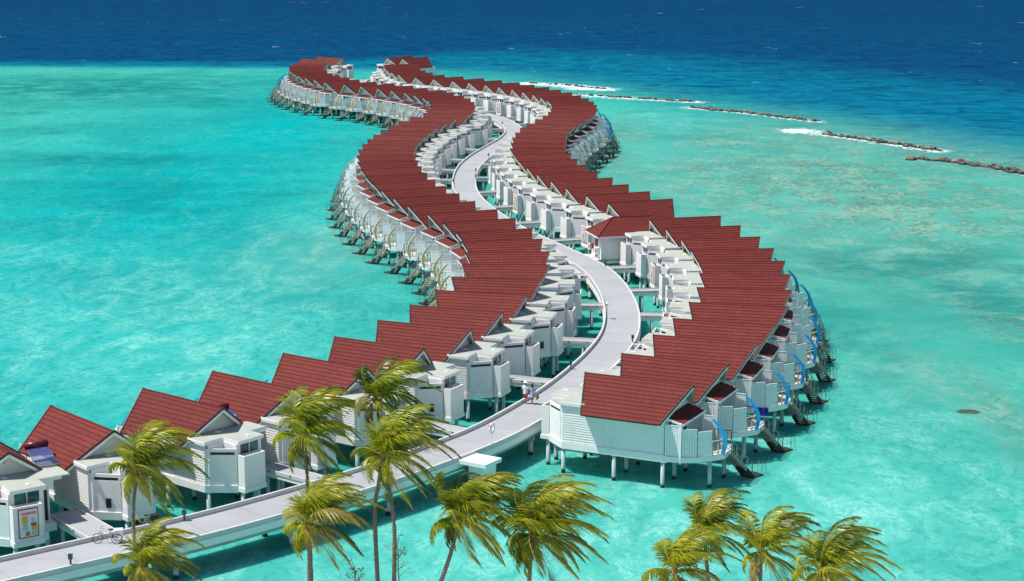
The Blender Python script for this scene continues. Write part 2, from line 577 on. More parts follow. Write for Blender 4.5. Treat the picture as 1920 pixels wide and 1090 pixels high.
# ------------------------------------------------------------------ jetty
def catmull(P, n=8):
    out = []
    P = [Vector(p) for p in P]
    Q = [P[0] * 2 - P[1]] + P + [P[-1] * 2 - P[-2]]
    for i in range(1, len(Q) - 2):
        a, b, c, d = Q[i - 1:i + 3]
        for k in range(n):
            t = k / n
            out.append(.5 * ((2 * b) + (c - a) * t + (2 * a - 5 * b + 4 * c - d) * t * t + (3 * b - a - 3 * c + d) * t ** 3))
    out.append(P[-1])
    return out


CEN = catmull([(-52, 84), (-40.5, 92.5), (-31, 100.1), (-24.7, 105.1), (-19.5, 109.3), (-14.1, 114.6), (-8.4, 121), (-3.6, 127.4), (-1.0, 131.6), (1.6, 137),
               (4.0, 142.6), (6.2, 149), (8.2, 155.8), (9.7, 162.5), (10.5, 169), (10.8, 176), (10.6, 184), (9.7, 193.5), (7.9, 201.4), (5.6, 208), (3.3, 214.4), (.8, 221.6),
               (-1.6, 230), (-3.6, 238.5), (-5.2, 246.5), (-6.5, 256), (-7.1, 266.5), (-7.1, 276.4), (-6.6, 285.5), (-5.6, 294), (-4.2, 302.5), (-2.5, 311.4), (-.8, 320),
               (.3, 329.5), (.3, 338), (-.7, 347), (-2.9, 357), (-6.5, 366.5), (-11.4, 376), (-17, 383.5), (-23, 390.8), (-28.4, 399), (-32.8, 408.5), (-35.6, 417), (-37, 424.5),
               (-37.3, 438), (-37.3, 450)], 6)
ZD, HWID = 2.45, 1.75


def offs(P, d):
    out = []
    for i in range(len(P)):
        t = (P[min(i + 1, len(P) - 1)] - P[max(i - 1, 0)]).normalized()
        out.append(P[i] + Vector((t.y, -t.x)) * d)
    return out


def strip(mb, P, d0, d1, z0, z1, mi=0):
    a, b = offs(P, d0), offs(P, d1)
    n = len(P)
    vs = [(p.x, p.y, z0) for p in a] + [(p.x, p.y, z0) for p in b] + [(p.x, p.y, z1) for p in a] + [(p.x, p.y, z1) for p in b]
    fs = []
    for i in range(n - 1):
        fs += [(i, i + 1, n + i + 1, n + i), (2 * n + i, 3 * n + i, 3 * n + i + 1, 2 * n + i + 1),
               (i, 2 * n + i, 2 * n + i + 1, i + 1), (n + i, n + i + 1, 3 * n + i + 1, 3 * n + i)]
    fs += [(0, n, 3 * n, 2 * n), (n - 1, 3 * n - 1, 4 * n - 1, 2 * n - 1)]
    mb.add(vs, fs, mi)


jet = empty('jetty', (CEN[0].x, CEN[0].y, 0))
tag(jet, 'long pale concrete walkway curving between the two rows of villas', 'jetty')
jo = Vector((-CEN[0].x, -CEN[0].y))
CENL = [p + jo for p in CEN]
mb = MB(); strip(mb, CENL, -HWID, -HWID + .157, ZD - .26, ZD + .30); mb.build('kerb', M['kerb'], jet)
mb = MB(); strip(mb, CENL, HWID - .157, HWID, ZD - .26, ZD + .07); mb.build('kerb', M['kerb'], jet)
for d0, d1 in ((-HWID - .05, -HWID + .10), (HWID - .10, HWID + .05)):
    mb = MB(); strip(mb, CENL, d0, d1, ZD - .72, ZD - .263); mb.build('edge_board', M['white'], jet)
for d0, d1 in ((-HWID + .14, -HWID + .5), (HWID - .5, HWID - .14)):
    mb = MB(); strip(mb, CENL, d0, d1, ZD - 1.0, ZD - .4); mb.build('beam', M['beam'], jet)
arc = [0]
for a, b in zip(CEN[:-1], CEN[1:]): arc.append(arc[-1] + (b - a).length)


def along(s):
    for i in range(len(arc) - 1):
        if arc[i + 1] >= s:
            t = (s - arc[i]) / (arc[i + 1] - arc[i])
            p = CEN[i].lerp(CEN[i + 1], t)
            d = (CEN[i + 1] - CEN[i]).normalized()
            return p, d
    return CEN[-1], (CEN[-1] - CEN[-2]).normalized()


mb = MB(); strip(mb, CENL, -HWID + .16, HWID - .16, ZD - .22, ZD)
sj = 2.0
while sj < arc[-1] - 1:
    p, d = along(sj)
    n = Vector((d.y, -d.x)) * (HWID - .17)
    q = p + jo
    mb.add([(q.x - n.x - d.x * .02, q.y - n.y - d.y * .02, ZD + .004), (q.x + n.x - d.x * .02, q.y + n.y - d.y * .02, ZD + .004),
            (q.x + n.x + d.x * .02, q.y + n.y + d.y * .02, ZD + .004), (q.x - n.x + d.x * .02, q.y - n.y + d.y * .02, ZD + .004)], [(0, 1, 2, 3)], 1)
    sj += 4.3
mb.build('deck', [M['deck'], plain('joint_filler', (.22, .22, .24, 1), .8)], jet)
mb = MB(); mb.tube([(0, 0, -1.5), (0, 0, ZD - 1.0)], .19, 12)
pile0 = mb.build('pile', M['pile'], jet, smooth=True)
mb = MB(); mb.box(-1.7, 1.7, -.18, .18, ZD - 1.3, ZD - 1.003)
cap0 = mb.build('cross_beam', M['beam'], jet)
ns = int(arc[-1] / 8.6)
first = True
for k in range(ns):
    p, d = along(4 + k * 8.6)
    n = Vector((d.y, -d.x))
    for sgn in (-1, 1):
        o = pile0 if first else pile0.copy()
        if not first: COL.objects.link(o); o.parent = jet
        q = p + n * sgn * 1.42 + jo
        o.location = (q.x, q.y, 0)
        first = False
    o = cap0 if k == 0 else cap0.copy()
    if k: COL.objects.link(o); o.parent = jet
    o.location = (p.x + jo.x, p.y + jo.y, 0)
    o.rotation_euler = (0, 0, atan2(n.y, n.x))


# ------------------------------------------------------------------ the villa
ZR, RL, RW, RD = 7.2, 8.6, 3.19, 2.34      # ridge height, ridge length, half width, rise
A_IN, B_OUT = 1.1, 1.32


def roof_z(v): return ZR - abs(v) * RD / RW


def make_villa(m, fin):
    """local x runs from the jetty side out to sea, local y*m towards the viewer's side"""
    root = empty('overwater_villa')
    wm, fm = M['white'], M['fence']
    # floor slab with its white skirt
    b = MB(m); foot = [(7.55, -2.52), (7.55, 2.52), (-.72, 2.52), (-2.4, 1.12), (-2.42, -1.42), (-.95, -1.45), (-.95, -2.52)]
    b.prism(foot, 1.93, 2.44)
    b.build('floor_base', wm, root)
    # main walls under the gable roof
    b = MB(m)
    prof = [(-2.42, 2.44), (2.42, 2.44), (2.42, roof_z(2.42) - .14), (0, ZR - .16), (-2.42, roof_z(2.42) - .14)]
    vs = [(1.06, y, z) for y, z in prof] + [(7.3, y, z) for y, z in prof]
    b.add(vs, [tuple(range(5)), tuple(range(5, 10))[::-1]] + [(i, (i + 1) % 5, 5 + (i + 1) % 5, 5 + i) for i in range(5)])
    b.build('wall', wm, root)
    # inner rooms: side wall of lapped boards, back walls
    b = MB(m)
    b.box(-.70, 1.06, 2.30, 2.42, 2.44, 5.24)
    b.box(-.95, -.83, .86, 2.30, 2.44, 5.24)
    b.box(-2.25, -.95, .86, .98, 2.44, 5.24)
    b.box(-2.25, -2.12, -1.28, .86, 2.44, 4.45)
    b.box(-2.25, -2.12, -1.28, -1.0, 4.45, 5.24)
    b.box(-2.25, -2.12, .6, .86, 4.45, 5.24)
    b.box(-2.12, -.95, -1.28, -1.16, 2.44, 5.24)
    b.box(-.95, 1.06, -2.42, -1.28, 4.70, 5.24)
    b.box(-.1, 1.06, -2.42, -2.3, 2.44, 4.70)
    b.build('inner_wall', wm, root)
    b = MB(m)
    zz = 2.50
    while zz < 5.1:
        h = .183
        b.add([(-.71, 2.43, zz), (2.6, 2.43, zz), (2.6, 2.475, zz), (-.71, 2.475, zz), (-.71, 2.425, zz + h), (2.6, 2.425, zz + h), (2.6, 2.437, zz + h), (-.71, 2.437, zz + h)],
              [(0, 3, 2, 1), (4, 5, 6, 7), (0, 1, 5, 4), (1, 2, 6, 5), (2, 3, 7, 6), (3, 0, 4, 7)])
        zz += h
    b.build('lapped_boards', wm, root)
    b = MB(m); b.box(-.19, -.12, -2.25, -1.35, 2.46, 4.62); b.build('door', M['door'], root)
    # slanted shower wall with a slot
    b = MB(m)
    A_, B_ = Vector((-.72, 2.40)), Vector((-2.38, 1.04))
    n = Vector((-(B_ - A_).y, (B_ - A_).x)).normalized() * .1
    if n.x > 0: n = -n
    def wallseg(t0, t1, z0, z1, mb_, inset=0.0, mi=0):
        p, q = A_.lerp(B_, t0), A_.lerp(B_, t1)
        k = n * (-inset / .1)
        c = [p + k, q + k, q - n + k * 0, p - n + k * 0]
        mb_.prism([(v.x, v.y) for v in c], z0, z1, mi)
    wallseg(0, 1, 2.44, 4.56, b)
    wallseg(0, 1, 4.76, 4.98, b)
    wallseg(0, .07, 4.56, 4.76, b)
    wallseg(.93, 1, 4.56, 4.76, b)
    sw = b.build('shower_wall', wm, root)
    b = MB(m); wallseg(.07, .93, 4.565, 4.755, b, .05); b.build('slot_shade', M['dark'], sw)  # near-black strip painting the shaded interior behind the gap
    # open-topped bay box with plinth
    b = MB(m)
    x0, x1, y0, y1 = -3.08, -2.44, -.86, 1.02
    b.box(x0, x1, y0, y0 + .1, 2.2, 4.57); b.box(x0, x1, y1 - .1, y1, 2.2, 4.57)
    b.box(x0, x0 + .1, y0 + .1, y1 - .1, 2.2, 4.57); b.box(x1 - .06, x1, y0 + .1, y1 - .1, 2.2, 4.50)
    b.box(x0 - .06, x1, y0 - .06, y1 + .06, 2.02, 2.32)
    bay = b.build('bay_box', wm, root)
    b = MB(m); b.box(x0 + .1, x1 - .06, y0 + .1, y1 - .1, 4.25, 4.33); b.build('planter', M['trim'], bay)
    b = MB(m); b.box(-2.21, -2.16, -1.0, .6, 4.47, 5.22); w = b.build('window', M['glass'], root)
    b = MB(m); b.box(-2.27, -2.10, -.23, -.17, 4.45, 5.24); b.box(-2.27, -2.1, -1.0, .6, 4.44, 4.49); b.build('window_frame', wm, w)
    # flat roof with its notch over the open shower
    b = MB(m)
    fr = [(.98, -2.95), (1.12, -2.5), (1.5, -2.0), (1.5, 2.0), (.84, 2.60), (-.92, 2.62), (-.86, .90), (-2.48, .95), (-2.40, -1.42), (-1.02, -1.46), (-1.0, -2.95)]
    b.prism(fr, 5.245, 5.47, 1)
    b.prism([(x * .985, y * .985) for x, y in fr], 5.47, 5.50, 0, 1)
    b.build('flat_roof', [M['flatroof'], wm], root)
    b = MB(m); b.box(.2, .55, .1, .45, 5.503, 5.56); b.box(-1.9, -1.6, -.6, -.4, 5.503, 5.55); b.build('roof_vent', wm, root)
    # gable roof in lapped courses
    b = MB(m)
    NC = 11
    for sd in (-1, 1):
        for k in range(NC):
            t0, t1 = k / NC, (k + 1) / NC
            def pt(u_end, t, lift):
                y = sd * RW * t
                xx = (A_IN * t) if u_end == 0 else (RL - B_OUT * t)
                return (xx, y, ZR - RD * t + lift)
            a0, a1 = pt(0, t0, 0), pt(1, t0, 0)
            b0, b1 = pt(0, t1, .032), pt(1, t1, .032)
            c0, c1 = pt(0, t1, -.002), pt(1, t1, -.002)
            sl = 3.96 * t0; s2 = 3.96 * t1
            b.add([a0, a1, b1, b0], [(0, 1, 2, 3)], 0, [[(a0[0], sl), (a1[0], sl), (b1[0], s2 - .002), (b0[0], s2 - .002)]])
            b.add([b0, b1, c1, c0], [(0, 1, 2, 3)], 1)
    r = b.build('gable_roof', [M['roof'], M['lap']], root, fix=True)
    for v in r.data.vertices: pass
    b = MB(m)     # underside and ridge
    for sd in (-1, 1):
        b.add([(0.02, 0, ZR - .10), (RL - .02, 0, ZR - .10), (RL - B_OUT, sd * (RW - .02), ZR - RD - .09), (A_IN, sd * (RW - .02), ZR - RD - .09)], [(0, 1, 2, 3)])
    b.build('soffit', M['cream'], r, fix=False)
    b = MB(m)
    b.add([(0, -.1, ZR - .03), (RL, -.1, ZR - .03), (RL, 0, ZR + .035), (0, 0, ZR + .035), (0, .1, ZR - .03), (RL, .1, ZR - .03)],
          [(0, 1, 2, 3), (3, 2, 5, 4)])
    b.build('ridge_cap', M['roof'], r, fix=False)
    for uend in (0, 1):
        for sd in (-1, 1):
            p0 = Vector((0 if uend == 0 else RL, 0, ZR + .0))
            p1 = Vector((A_IN if uend == 0 else RL - B_OUT, sd * RW, ZR - RD + .0))
            b = MB(m); b.bar(p0 + Vector((0, 0, .01)), p1 + Vector((0, 0, .03)), .07, .13); b.build('rake_trim', M['trim'], r)
            q = Vector((.06 if uend == 0 else -.06, 0, -.17))
            b = MB(m); b.bar(p0 + q, p1 + q, .06, .22); b.build('barge_board', M['white_plain'], r)
    for sd in (-1, 1):
        b = MB(m); b.bar((A_IN, sd * (RW + .0), ZR - RD - .02), (RL - B_OUT, sd * (RW + .0), ZR - RD - .02), .06, .1); b.build('eave_trim', M['trim'], r)
    # bracket under the outer point
    b = MB(m)
    for e in (0, 1):
        xa, xb = (.15, 1.04) if e == 0 else (RL - .15, 7.32)
        b.bar((xa, 0, ZR - .3), (xb, 0, ZR - .95), .08, .08)
        b.bar((xa, 0, ZR - .2), (xb, 0, ZR - .28), .08, .08)
    b.build('bracket', M['cream'], root)
    # sea side: glazed doors, small red awning on posts
    b = MB(m); b.box(7.31, 7.36, -1.9, 1.9, 2.5, 4.75); g = b.build('glazed_door', M['glass'], root)
    b = MB(m)
    for y in (-1.9, -.95, 0, .95, 1.9): b.box(7.30, 7.40, y - .05, y + .05, 2.46, 4.8)
    b.box(7.30, 7.40, -1.95, 1.95, 4.74, 4.85)
    b.build('door_frame', M['white_plain'], g)
    b = MB(m)
    x0, x1, z0, z1, y0, y1 = 7.32, 8.72, 5.22, 4.86, -2.15, 2.3
    k = 4
    for i in range(k):
        t0, t1 = i / k, (i + 1) / k
        xa, xb, za, zb = x0 + (x1 - x0) * t0, x0 + (x1 - x0) * t1, z0 + (z1 - z0) * t0, z0 + (z1 - z0) * t1
        b.add([(xa, y0, za), (xa, y1, za), (xb, y1, zb + .03), (xb, y0, zb + .03)], [(0, 1, 2, 3)], 0, [[(y0, xa), (y1, xa), (y1, xb), (y0, xb)]])
        b.add([(xb, y0, zb + .03), (xb, y1, zb + .03), (xb, y1, zb), (xb, y0, zb)], [(0, 1, 2, 3)], 1)
    b.add([(x0, y0, z0 - .02), (x0, y1, z0 - .02), (x1, y1, z1 - .02), (x1, y0, z1 - .02)], [(0, 1, 2, 3)], 2)
    aw = b.build('awning_roof', [M['roof'], M['trim'], M['white_plain']], root, fix=False)
    b = MB(m)
    b.bar((x1, y0 - .02, z1 - .07), (x1, y1 + .02, z1 - .07), .05, .15)
    b.bar((x0, y1, z0 - .07), (x1, y1, z1 - .07), .05, .15); b.bar((x0, y0, z0 - .07), (x1, y0, z1 - .07), .05, .15)
    b.build('awning_fascia', M['white_plain'], aw)
    for y in (y0 + .08, y1 - .08):
        b = MB(m); b.box(8.52, 8.64, y - .06, y + .06, 2.45, 4.80); b.build('post', M['white_plain'], root)
    # terrace
    dk = [(7.56, -2.52), (10.75, -2.45), (11.02, -1.5), (11.0, .1), (10.45, .95), (9.6, 1.85), (8.6, 2.45), (7.56, 2.52)]
    b = MB(m); b.prism(dk, 2.33, 2.45); d_ = b.build('terrace', M['deckwood'], root)
    b = MB(m)
    for p, q in zip(dk, dk[1:]): b.bar((p[0], p[1], 2.24), (q[0], q[1], 2.24), .08, .40)
    b.build('terrace_edge', wm, d_)
    # board fence in three steps on the viewer's side, one low on the far side
    def fence(p, q, h, name='fence_panel', zb=2.47):
        b = MB(m)
        p, q = Vector(p), Vector(q)
        L = (q - p).length
        d = (q - p) / L
        nn = max(3, int(L / .165))
        for i in range(nn):
            a0, a1 = p + d * (L * i / nn + .008), p + d * (L * (i + 1) / nn - .014)
            b.bar((*a0.lerp(a1, 0), zb + h / 2), (*a1, zb + h / 2), .03, h)
        nrm = Vector((d.y, -d.x)) * .03
        for zf in (.18, .5, .82):
            b.bar((*(p + nrm), zb + h * zf), (*(q + nrm), zb + h * zf), .035, .08)
        b.bar((*p, zb + h + .02), (*q, zb + h + .02), .07, .04)
        return b.build(name, fm, root)
    fence((7.4, 2.46), (8.5, 2.42), 2.25)
    fence((8.66, 2.34), (9.6, 1.80), 1.98)
    fence((9.64, 1.77), (10.40, .95), 1.78)
    b = MB(m); b.box(8.51, 8.63, 2.36, 2.48, 1.95, 4.95); b.build('fence_post', M['white_plain'], root)
    fence((7.45, -2.42), (9.3, -2.42), 1.9)
    # timber rail and thin dark metal rail
    b = MB(m)
    R0, R1 = Vector((10.42, .90)), Vector((10.98, .05))
    for t in (0.02, .5, 1): 
        p = R0.lerp(R1, t); b.box(p.x - .04, p.x + .04, p.y - .04, p.y + .04, 2.45, 3.45)
    b.bar((*R0, 3.47), (*R1, 3.47), .09, .06); b.bar((*R0, 2.62), (*R1, 2.62), .05, .06)
    b.build('timber_railing', M['beige'], root)
    def metal(pts, name='metal_railing', h=1.0):
        b = MB(m)
        for (p, q) in zip(pts, pts[1:]):
            p, q = Vector(p), Vector(q)
            b.bar((*p, 2.47 + h), (*q, 2.47 + h), .05, .05)
            b.bar((*p, 2.60), (*q, 2.60), .03, .03)
            nn = max(2, int((q - p).length / .32))
            for i in range(nn + 1):
                c = p.lerp(q, i / nn)
                b.bar((*c, 2.45), (*c, 2.47 + h), .025, .025)
        return b.build(name, M['rail'], root)
    metal([(9.35, -2.4), (10.72, -2.38), (10.95, -1.55)])
    # curved fin
    b = MB(m)
    vs, fs = [], []
    NN = 14
    for i in range(NN + 1):
        t = i / NN
        z = 2.30 + 2.6 * t
        c = 11.10 - .95 * max(0, t - .38) ** 2 / .38 - .55 * max(0, .38 - t) ** 2 / .38
        w = .15 * (1 - .25 * abs(t - .4))
        for yy in (.12, .22):
            vs += [(c - w, yy, z), (c + w, yy, z)]
    for i in range(NN):
        a = i * 4; c = a + 4
        fs += [(a, a + 1, c + 1, c), (a + 2, c + 2, c + 3, a + 3), (a, c, c + 2, a + 2), (a + 1, a + 3, c + 3, c + 1)]
    fs += [(0, 2, 3, 1), (NN * 4, NN * 4 + 1, NN * 4 + 3, NN * 4 + 2)]
    b.add(vs, fs)
    b.build('curved_fin', FINS[fin], root, smooth=False)
    # stair down to the water
    T0, T1 = Vector((10.95, -.6, 2.42)), Vector((11.85, -2.9, .12))
    d = (T1 - T0)
    side = Vector((d.y, -d.x, 0)).normalized() * .48
    for sg_ in (-1, 1):
        b = MB(m)
        b.bar(T0 + side * sg_, T0.lerp(T1, .70) + side * sg_, .07, .26)
        st = b.build('stair_stringer', M['stairwood'], root)
        b = MB(m); b.bar(T0.lerp(T1, .70) + side * sg_, T1 + side * sg_ - Vector((0, 0, .1)), .09, .3); b.build('weedy_foot', M['algae'], st)
        b = MB(m)
        up = Vector((0, 0, .95))
        b.bar(T0 + side * sg_ + up, T0.lerp(T1, .95) + side * sg_ + up, .05, .05)
        b.bar(T0 + side * sg_ + up * .55, T0.lerp(T1, .95) + side * sg_ + up * .55, .03, .03)
        for t in (0, .24, .48, .72, .95):
            p = T0.lerp(T1, t) + side * sg_
            b.bar(p, p + up, .07, .07)
        b.build('stair_railing', M['beige'] if sg_ > 0 else M['steel'], root)
    for k in range(9):
        p = T0.lerp(T1, (k + .5) / 9.5)
        b = MB(m); b.bar(p - side, p + side, .26, .05, up=(0, 0, 1)); b.build('tread', M['stairwood'] if k < 6 else M['algae'], root)
    b = MB(m)
    e = T1 + d.normalized() * .4
    dd = Vector((d.x, d.y, 0)).normalized()
    b.add([tuple(Vector((e.x, e.y, z)) + dd * a + side * s_ * 1.15) for z in (-.25, .10) for a, s_ in ((-.5, -1), (.8, -1), (.8, 1), (-.5, 1))],
          [(0, 3, 2, 1), (4, 5, 6, 7), (0, 1, 5, 4), (1, 2, 6, 5), (2, 3, 7, 6), (3, 0, 4, 7)])
    b.build('landing', M['algae'], root)
    b = MB(m)
    for s_ in (-.8, -.1):
        q = Vector((e.x, e.y, 0)) + dd * .7 + side * s_
        b.tube([q + Vector((0, 0, .0)), q + Vector((0, 0, .75)), q + dd * .15 + Vector((0, 0, .98)), q + dd * .45 + Vector((0, 0, .85)), q + dd * .7 + Vector((0, 0, -.3))], .022, 5)
    b.build('ladder_rail', M['steel'], root)
    # piles
    b = MB(m); b.tube([(0, 0, -1.6), (0, 0, 2.0)], .155, 12); p0 = b.build('pile', M['pile'], root, smooth=True)
    spots = [(-2.6, .8), (-2.6, -.6), (-.7, 2.2), (-.8, -1.9), (1.4, -2.2), (3.4, 2.3), (3.4, -2.2), (7.2, 2.3), (7.2, -2.2), (10.2, .75), (10.3, -2.0), (3.4, 0), (7.2, 0)]
    for i, (x, y) in enumerate(spots):
        o = p0 if i == 0 else p0.copy()
        if i: COL.objects.link(o); o.parent = root
        o.location = (x, y * m, 0)
    return root


# ------------------------------------------------------------------ where the villas stand: x, y of the inner ridge end, heading of the ridge
ROW_L = [[-31.5, 109.3, 125.0], [-25.98, 114.35, 131.95], [-19.72, 120.05, 140.3], [-15.45, 125.34, 141.6], [-10.72, 131.36, 144.02], [-6.86, 137.83, 149.41], [-3.34, 144.96, 156.49], [-0.8, 151.71, 160.33], [1.39, 159.01, 165.47], [2.8, 166.1, 170.56], [3.69, 173.82, 176.91], [3.81, 181.17, 183.89], [3.2, 188.63, 190.81], [2.2, 195.47, 196.85], [0.35, 202.5, 201.42], [-1.74, 209.07, 203.24], [-4.45, 215.51, 203.84], [-6.53, 221.86, 203.74], [-8.39, 228.2, 202.55], [-10.02, 234.49, 202.34], [-11.37, 240.97, 201.3], [-12.4, 247.41, 198.14], [-13.19, 253.97, 191.26], [-13.75, 260.23, 182.78], [-14.15, 266.29, 174.61], [-14.25, 272.13, 168.88], [-14.07, 278.04, 165.63], [-13.68, 284.11, 164.27], [-13.03, 290.61, 163.33], [-12.27, 297.22, 161.79], [-11.08, 304.04, 159.83], [-9.64, 311.09, 160.32], [-7.44, 318.65, 163.55], [-6.78, 326.27, 171.03], [-6.68, 333.85, 180.77], [-7.02, 341.04, 190.82], [-7.93, 347.86, 199.16], [-9.42, 354.36, 204.36], [-11.68, 360.55, 208.05], [-14.07, 366.32, 210.78], [-17.32, 371.77, 213.97], [-20.7, 376.98, 217.33], [-24.88, 382.01, 221.48], [-29.04, 386.89, 224.47], [-32.99, 392.13, 216.4], [-35.66, 397.68, 215.24], [-38.22, 403.32, 214.46], [-40.42, 408.99, 214.06], [-42.17, 414.82, 213.65], [-43.46, 420.7, 211.94], [-44.19, 426.58, 205.95], [-44.48, 432.33, 194.21], [-44.3, 437.87, 178.35], [-44.27, 443.29, 161.44], [-45.82, 450.75, 142.61], [-42.51, 456.75, 141.99]]
ROW_R = [[5.4, 130.26, -26.64], [8.46, 136.31, -24.39], [11.38, 142.85, -18.95], [13.55, 149.08, -16.57], [15.54, 155.8, -13.28], [16.9, 162.49, -9.42], [17.83, 169.39, -4.8], [18.32, 175.81, -0.36], [18.25, 182.21, 5.19], [17.86, 188.7, 9.02], [16.81, 195.53, 12.65], [15.48, 202.04, 14.91], [11.5, 214.23, 22.38], [9.14, 220.55, 21.77], [6.82, 227.02, 20.08], [5.06, 233.49, 18.91], [3.33, 240.11, 17.88], [2.05, 246.71, 16.96], [0.99, 253.5, 15.43], [0.26, 260.69, 13.32], [-0.31, 268.08, 9.55], [-0.19, 275.25, 3.09], [0.05, 282.41, -4.79], [0.53, 289.4, -12.44], [1.34, 296.3, -18.2], [2.48, 303.11, -20.85], [3.98, 309.77, -21.34], [5.36, 316.11, -18.07], [6.38, 322.4, -10.77], [6.92, 328.48, -1.53], [7.17, 334.24, 7.48], [7.13, 339.89, 14.81], [6.61, 345.67, 19.38], [5.51, 351.67, 22.39], [4.08, 357.67, 24.24], [2.1, 363.59, 26.02], [-0.04, 369.33, 27.76], [-2.8, 374.88, 30.85], [-5.62, 380.17, 33.73], [-9.15, 385.17, 37.73], [-12.74, 389.91, 40.78], [-17.02, 394.48, 44.25], [-21.16, 398.96, 46.07], [-25.43, 406.9, 30.24], [-27.43, 413.4, 29.02], [-29.03, 420.21, 27.92], [-30.04, 427.35, 26.68], [-30.64, 434.74, 24.27], [-27.37, 455.68, 45.68], [-31.32, 459.08, 48.43]]


def ordinal(n):
    w = ['', 'first', 'second', 'third', 'fourth', 'fifth', 'sixth', 'seventh', 'eighth', 'ninth', 'tenth', 'eleventh', 'twelfth', 'thirteenth', 'fourteenth', 'fifteenth',
         'sixteenth', 'seventeenth', 'eighteenth', 'nineteenth']
    tens = {2: 'twenty', 3: 'thirty', 4: 'forty', 5: 'fifty'}
    if n < 20: return w[n]
    t, u = divmod(n, 10)
    return (tens[t][:-1] + 'ieth') if u == 0 else tens[t] + '-' + w[u]


def fin_left(i): return 'blue' if i < 9 else 'yellow' if i < 18 else 'white' if i < 24 else 'white' if i < 33 else 'blue' if i < 37 else 'yellow' if i < 45 else 'white' if i < 50 else 'blue'
def fin_right(i): return 'blue' if i < 14 else 'white' if i < 28 else 'blue'


protos = {}
VILLAS = {}
for row, m, fn, name in ((ROW_L, 1, fin_left, 'left'), (ROW_R, -1, fin_right, 'right')):
    for i, (x, y, a) in enumerate(row):
        fc = fn(i)
        key = (m, fc)
        if key not in protos:
            o = make_villa(m, fc)
            protos[key] = tree_of(o)
        else:
            o = copy_tree(protos[key])
        o.location = (x, y, 0)
        o.rotation_euler = (0, 0, radians(a))
        VILLAS[(name, i)] = o
        where = f'{ordinal(i + 1)} from the near end of the {name} row'
        tag(o, f'white villa with red gable roof, {where}', 'villa', f'overwater villas in the {name} row')


# ------------------------------------------------------------------ access bridges, one to every second gap between villas
def villa_pt(row, i, u, v):
    """world point at local (u, v) of a villa, v towards the viewer's side"""
    x, y, a = row[i]
    a = radians(a)
    c, s = cos(a), sin(a)
    sg = 1 if -c < 0 else -1
    return Vector((x + u * c + v * s * sg, y + u * s - v * c * sg))


def nearest_cen(p):
    return min(range(len(CEN)), key=lambda k: (CEN[k] - p).length)


nb = {'left': 0, 'right': 0}
for row, side in ((ROW_L, 'left'), (ROW_R, 'right')):
    for i in range(0, len(row) - 1, 2):
        if (row[i + 1][1] - row[i][1]) > 10: continue
        a = (villa_pt(row, i, .6, -3.3) + villa_pt(row, i + 1, .6, 3.5)) / 2
        an = (radians(row[i][2]) + radians(row[i + 1][2])) / 2
        dirn = Vector((-cos(an), -sin(an)))
        # walk towards the jetty until its edge
        p, k = a.copy(), 0
        while k < 60 and (CEN[nearest_cen(p)] - p).length > HWID + .02:
            p += dirn * .25
            k += 1
        if k >= 60: continue
        nb[side] += 1
        t = empty('access_bridge', (a.x, a.y, 0))
        tag(t, f'short white footbridge, {ordinal(nb[side])} from the near end on the {side} of the jetty', 'footbridge', f'footbridges to the {side} row')
        q = p - a
        L = q.length
        d = q / L
        n_ = Vector((d.y, -d.x))
        w = .95 if (side == 'left' and i == 0) else .62
        b = MB(); b.bar((0, 0, ZD - .09), (*(q + d * .12), ZD - .09), 2 * w, .16); b.build('deck', M['deck'], t)
        for s_ in (-1, 1):
            o_ = n_ * s_ * (w + .05)
            b = MB(); b.bar((*o_, ZD - .05), (*(q + o_), ZD - .05), .10, .26); b.build('kerb', M['kerb'], t)
            b = MB(); b.bar((*(o_ * .9), ZD - .33), (*(q + o_ * .9), ZD - .33), .14, .28); b.build('beam', M['white'], t)
        for f_ in (.25, .8):
            for s_ in (-1, 1):
                c_ = q * f_ + n_ * s_ * w * .8
                b = MB(); b.tube([(c_.x, c_.y, -1.5), (c_.x, c_.y, ZD - .4)], .13, 10); b.build('pile', M['pile'], t, smooth=True)
        for f_ in (.3, .6, .88):
            c_ = q * f_ - n_ * (w + .06) if side == 'right' else q * f_ + n_ * (w + .06)
            b = MB(); b.box(c_.x - .05, c_.x + .05, c_.y - .09, c_.y + .09, ZD - .06, ZD + .06); b.build('step_light', M['rail'], t)


# ------------------------------------------------------------------ framed pictures on some of the bay boxes
def colour(name, c, rough=.5): return plain(name, c, rough, .05, 3)


C_RED = colour('frame_red', (.33, .02, .045, 1))
C_PINK = colour('print_pink', (.70, .22, .24, 1))
C_ORG = colour('print_orange', (.72, .36, .05, 1))
C_GRN = colour('print_green', (.42, .50, .22, 1))
C_GRY = colour('print_grey', (.42, .52, .50, 1))
C_BLU = colour('print_blue', (.35, .56, .60, 1))
C_RST = colour('print_rust', (.55, .20, .04, 1))
C_SCR = colour('print_scarlet', (.45, .015, .02, 1))
C_PAP = colour('print_paper', (.74, .75, .75, 1))


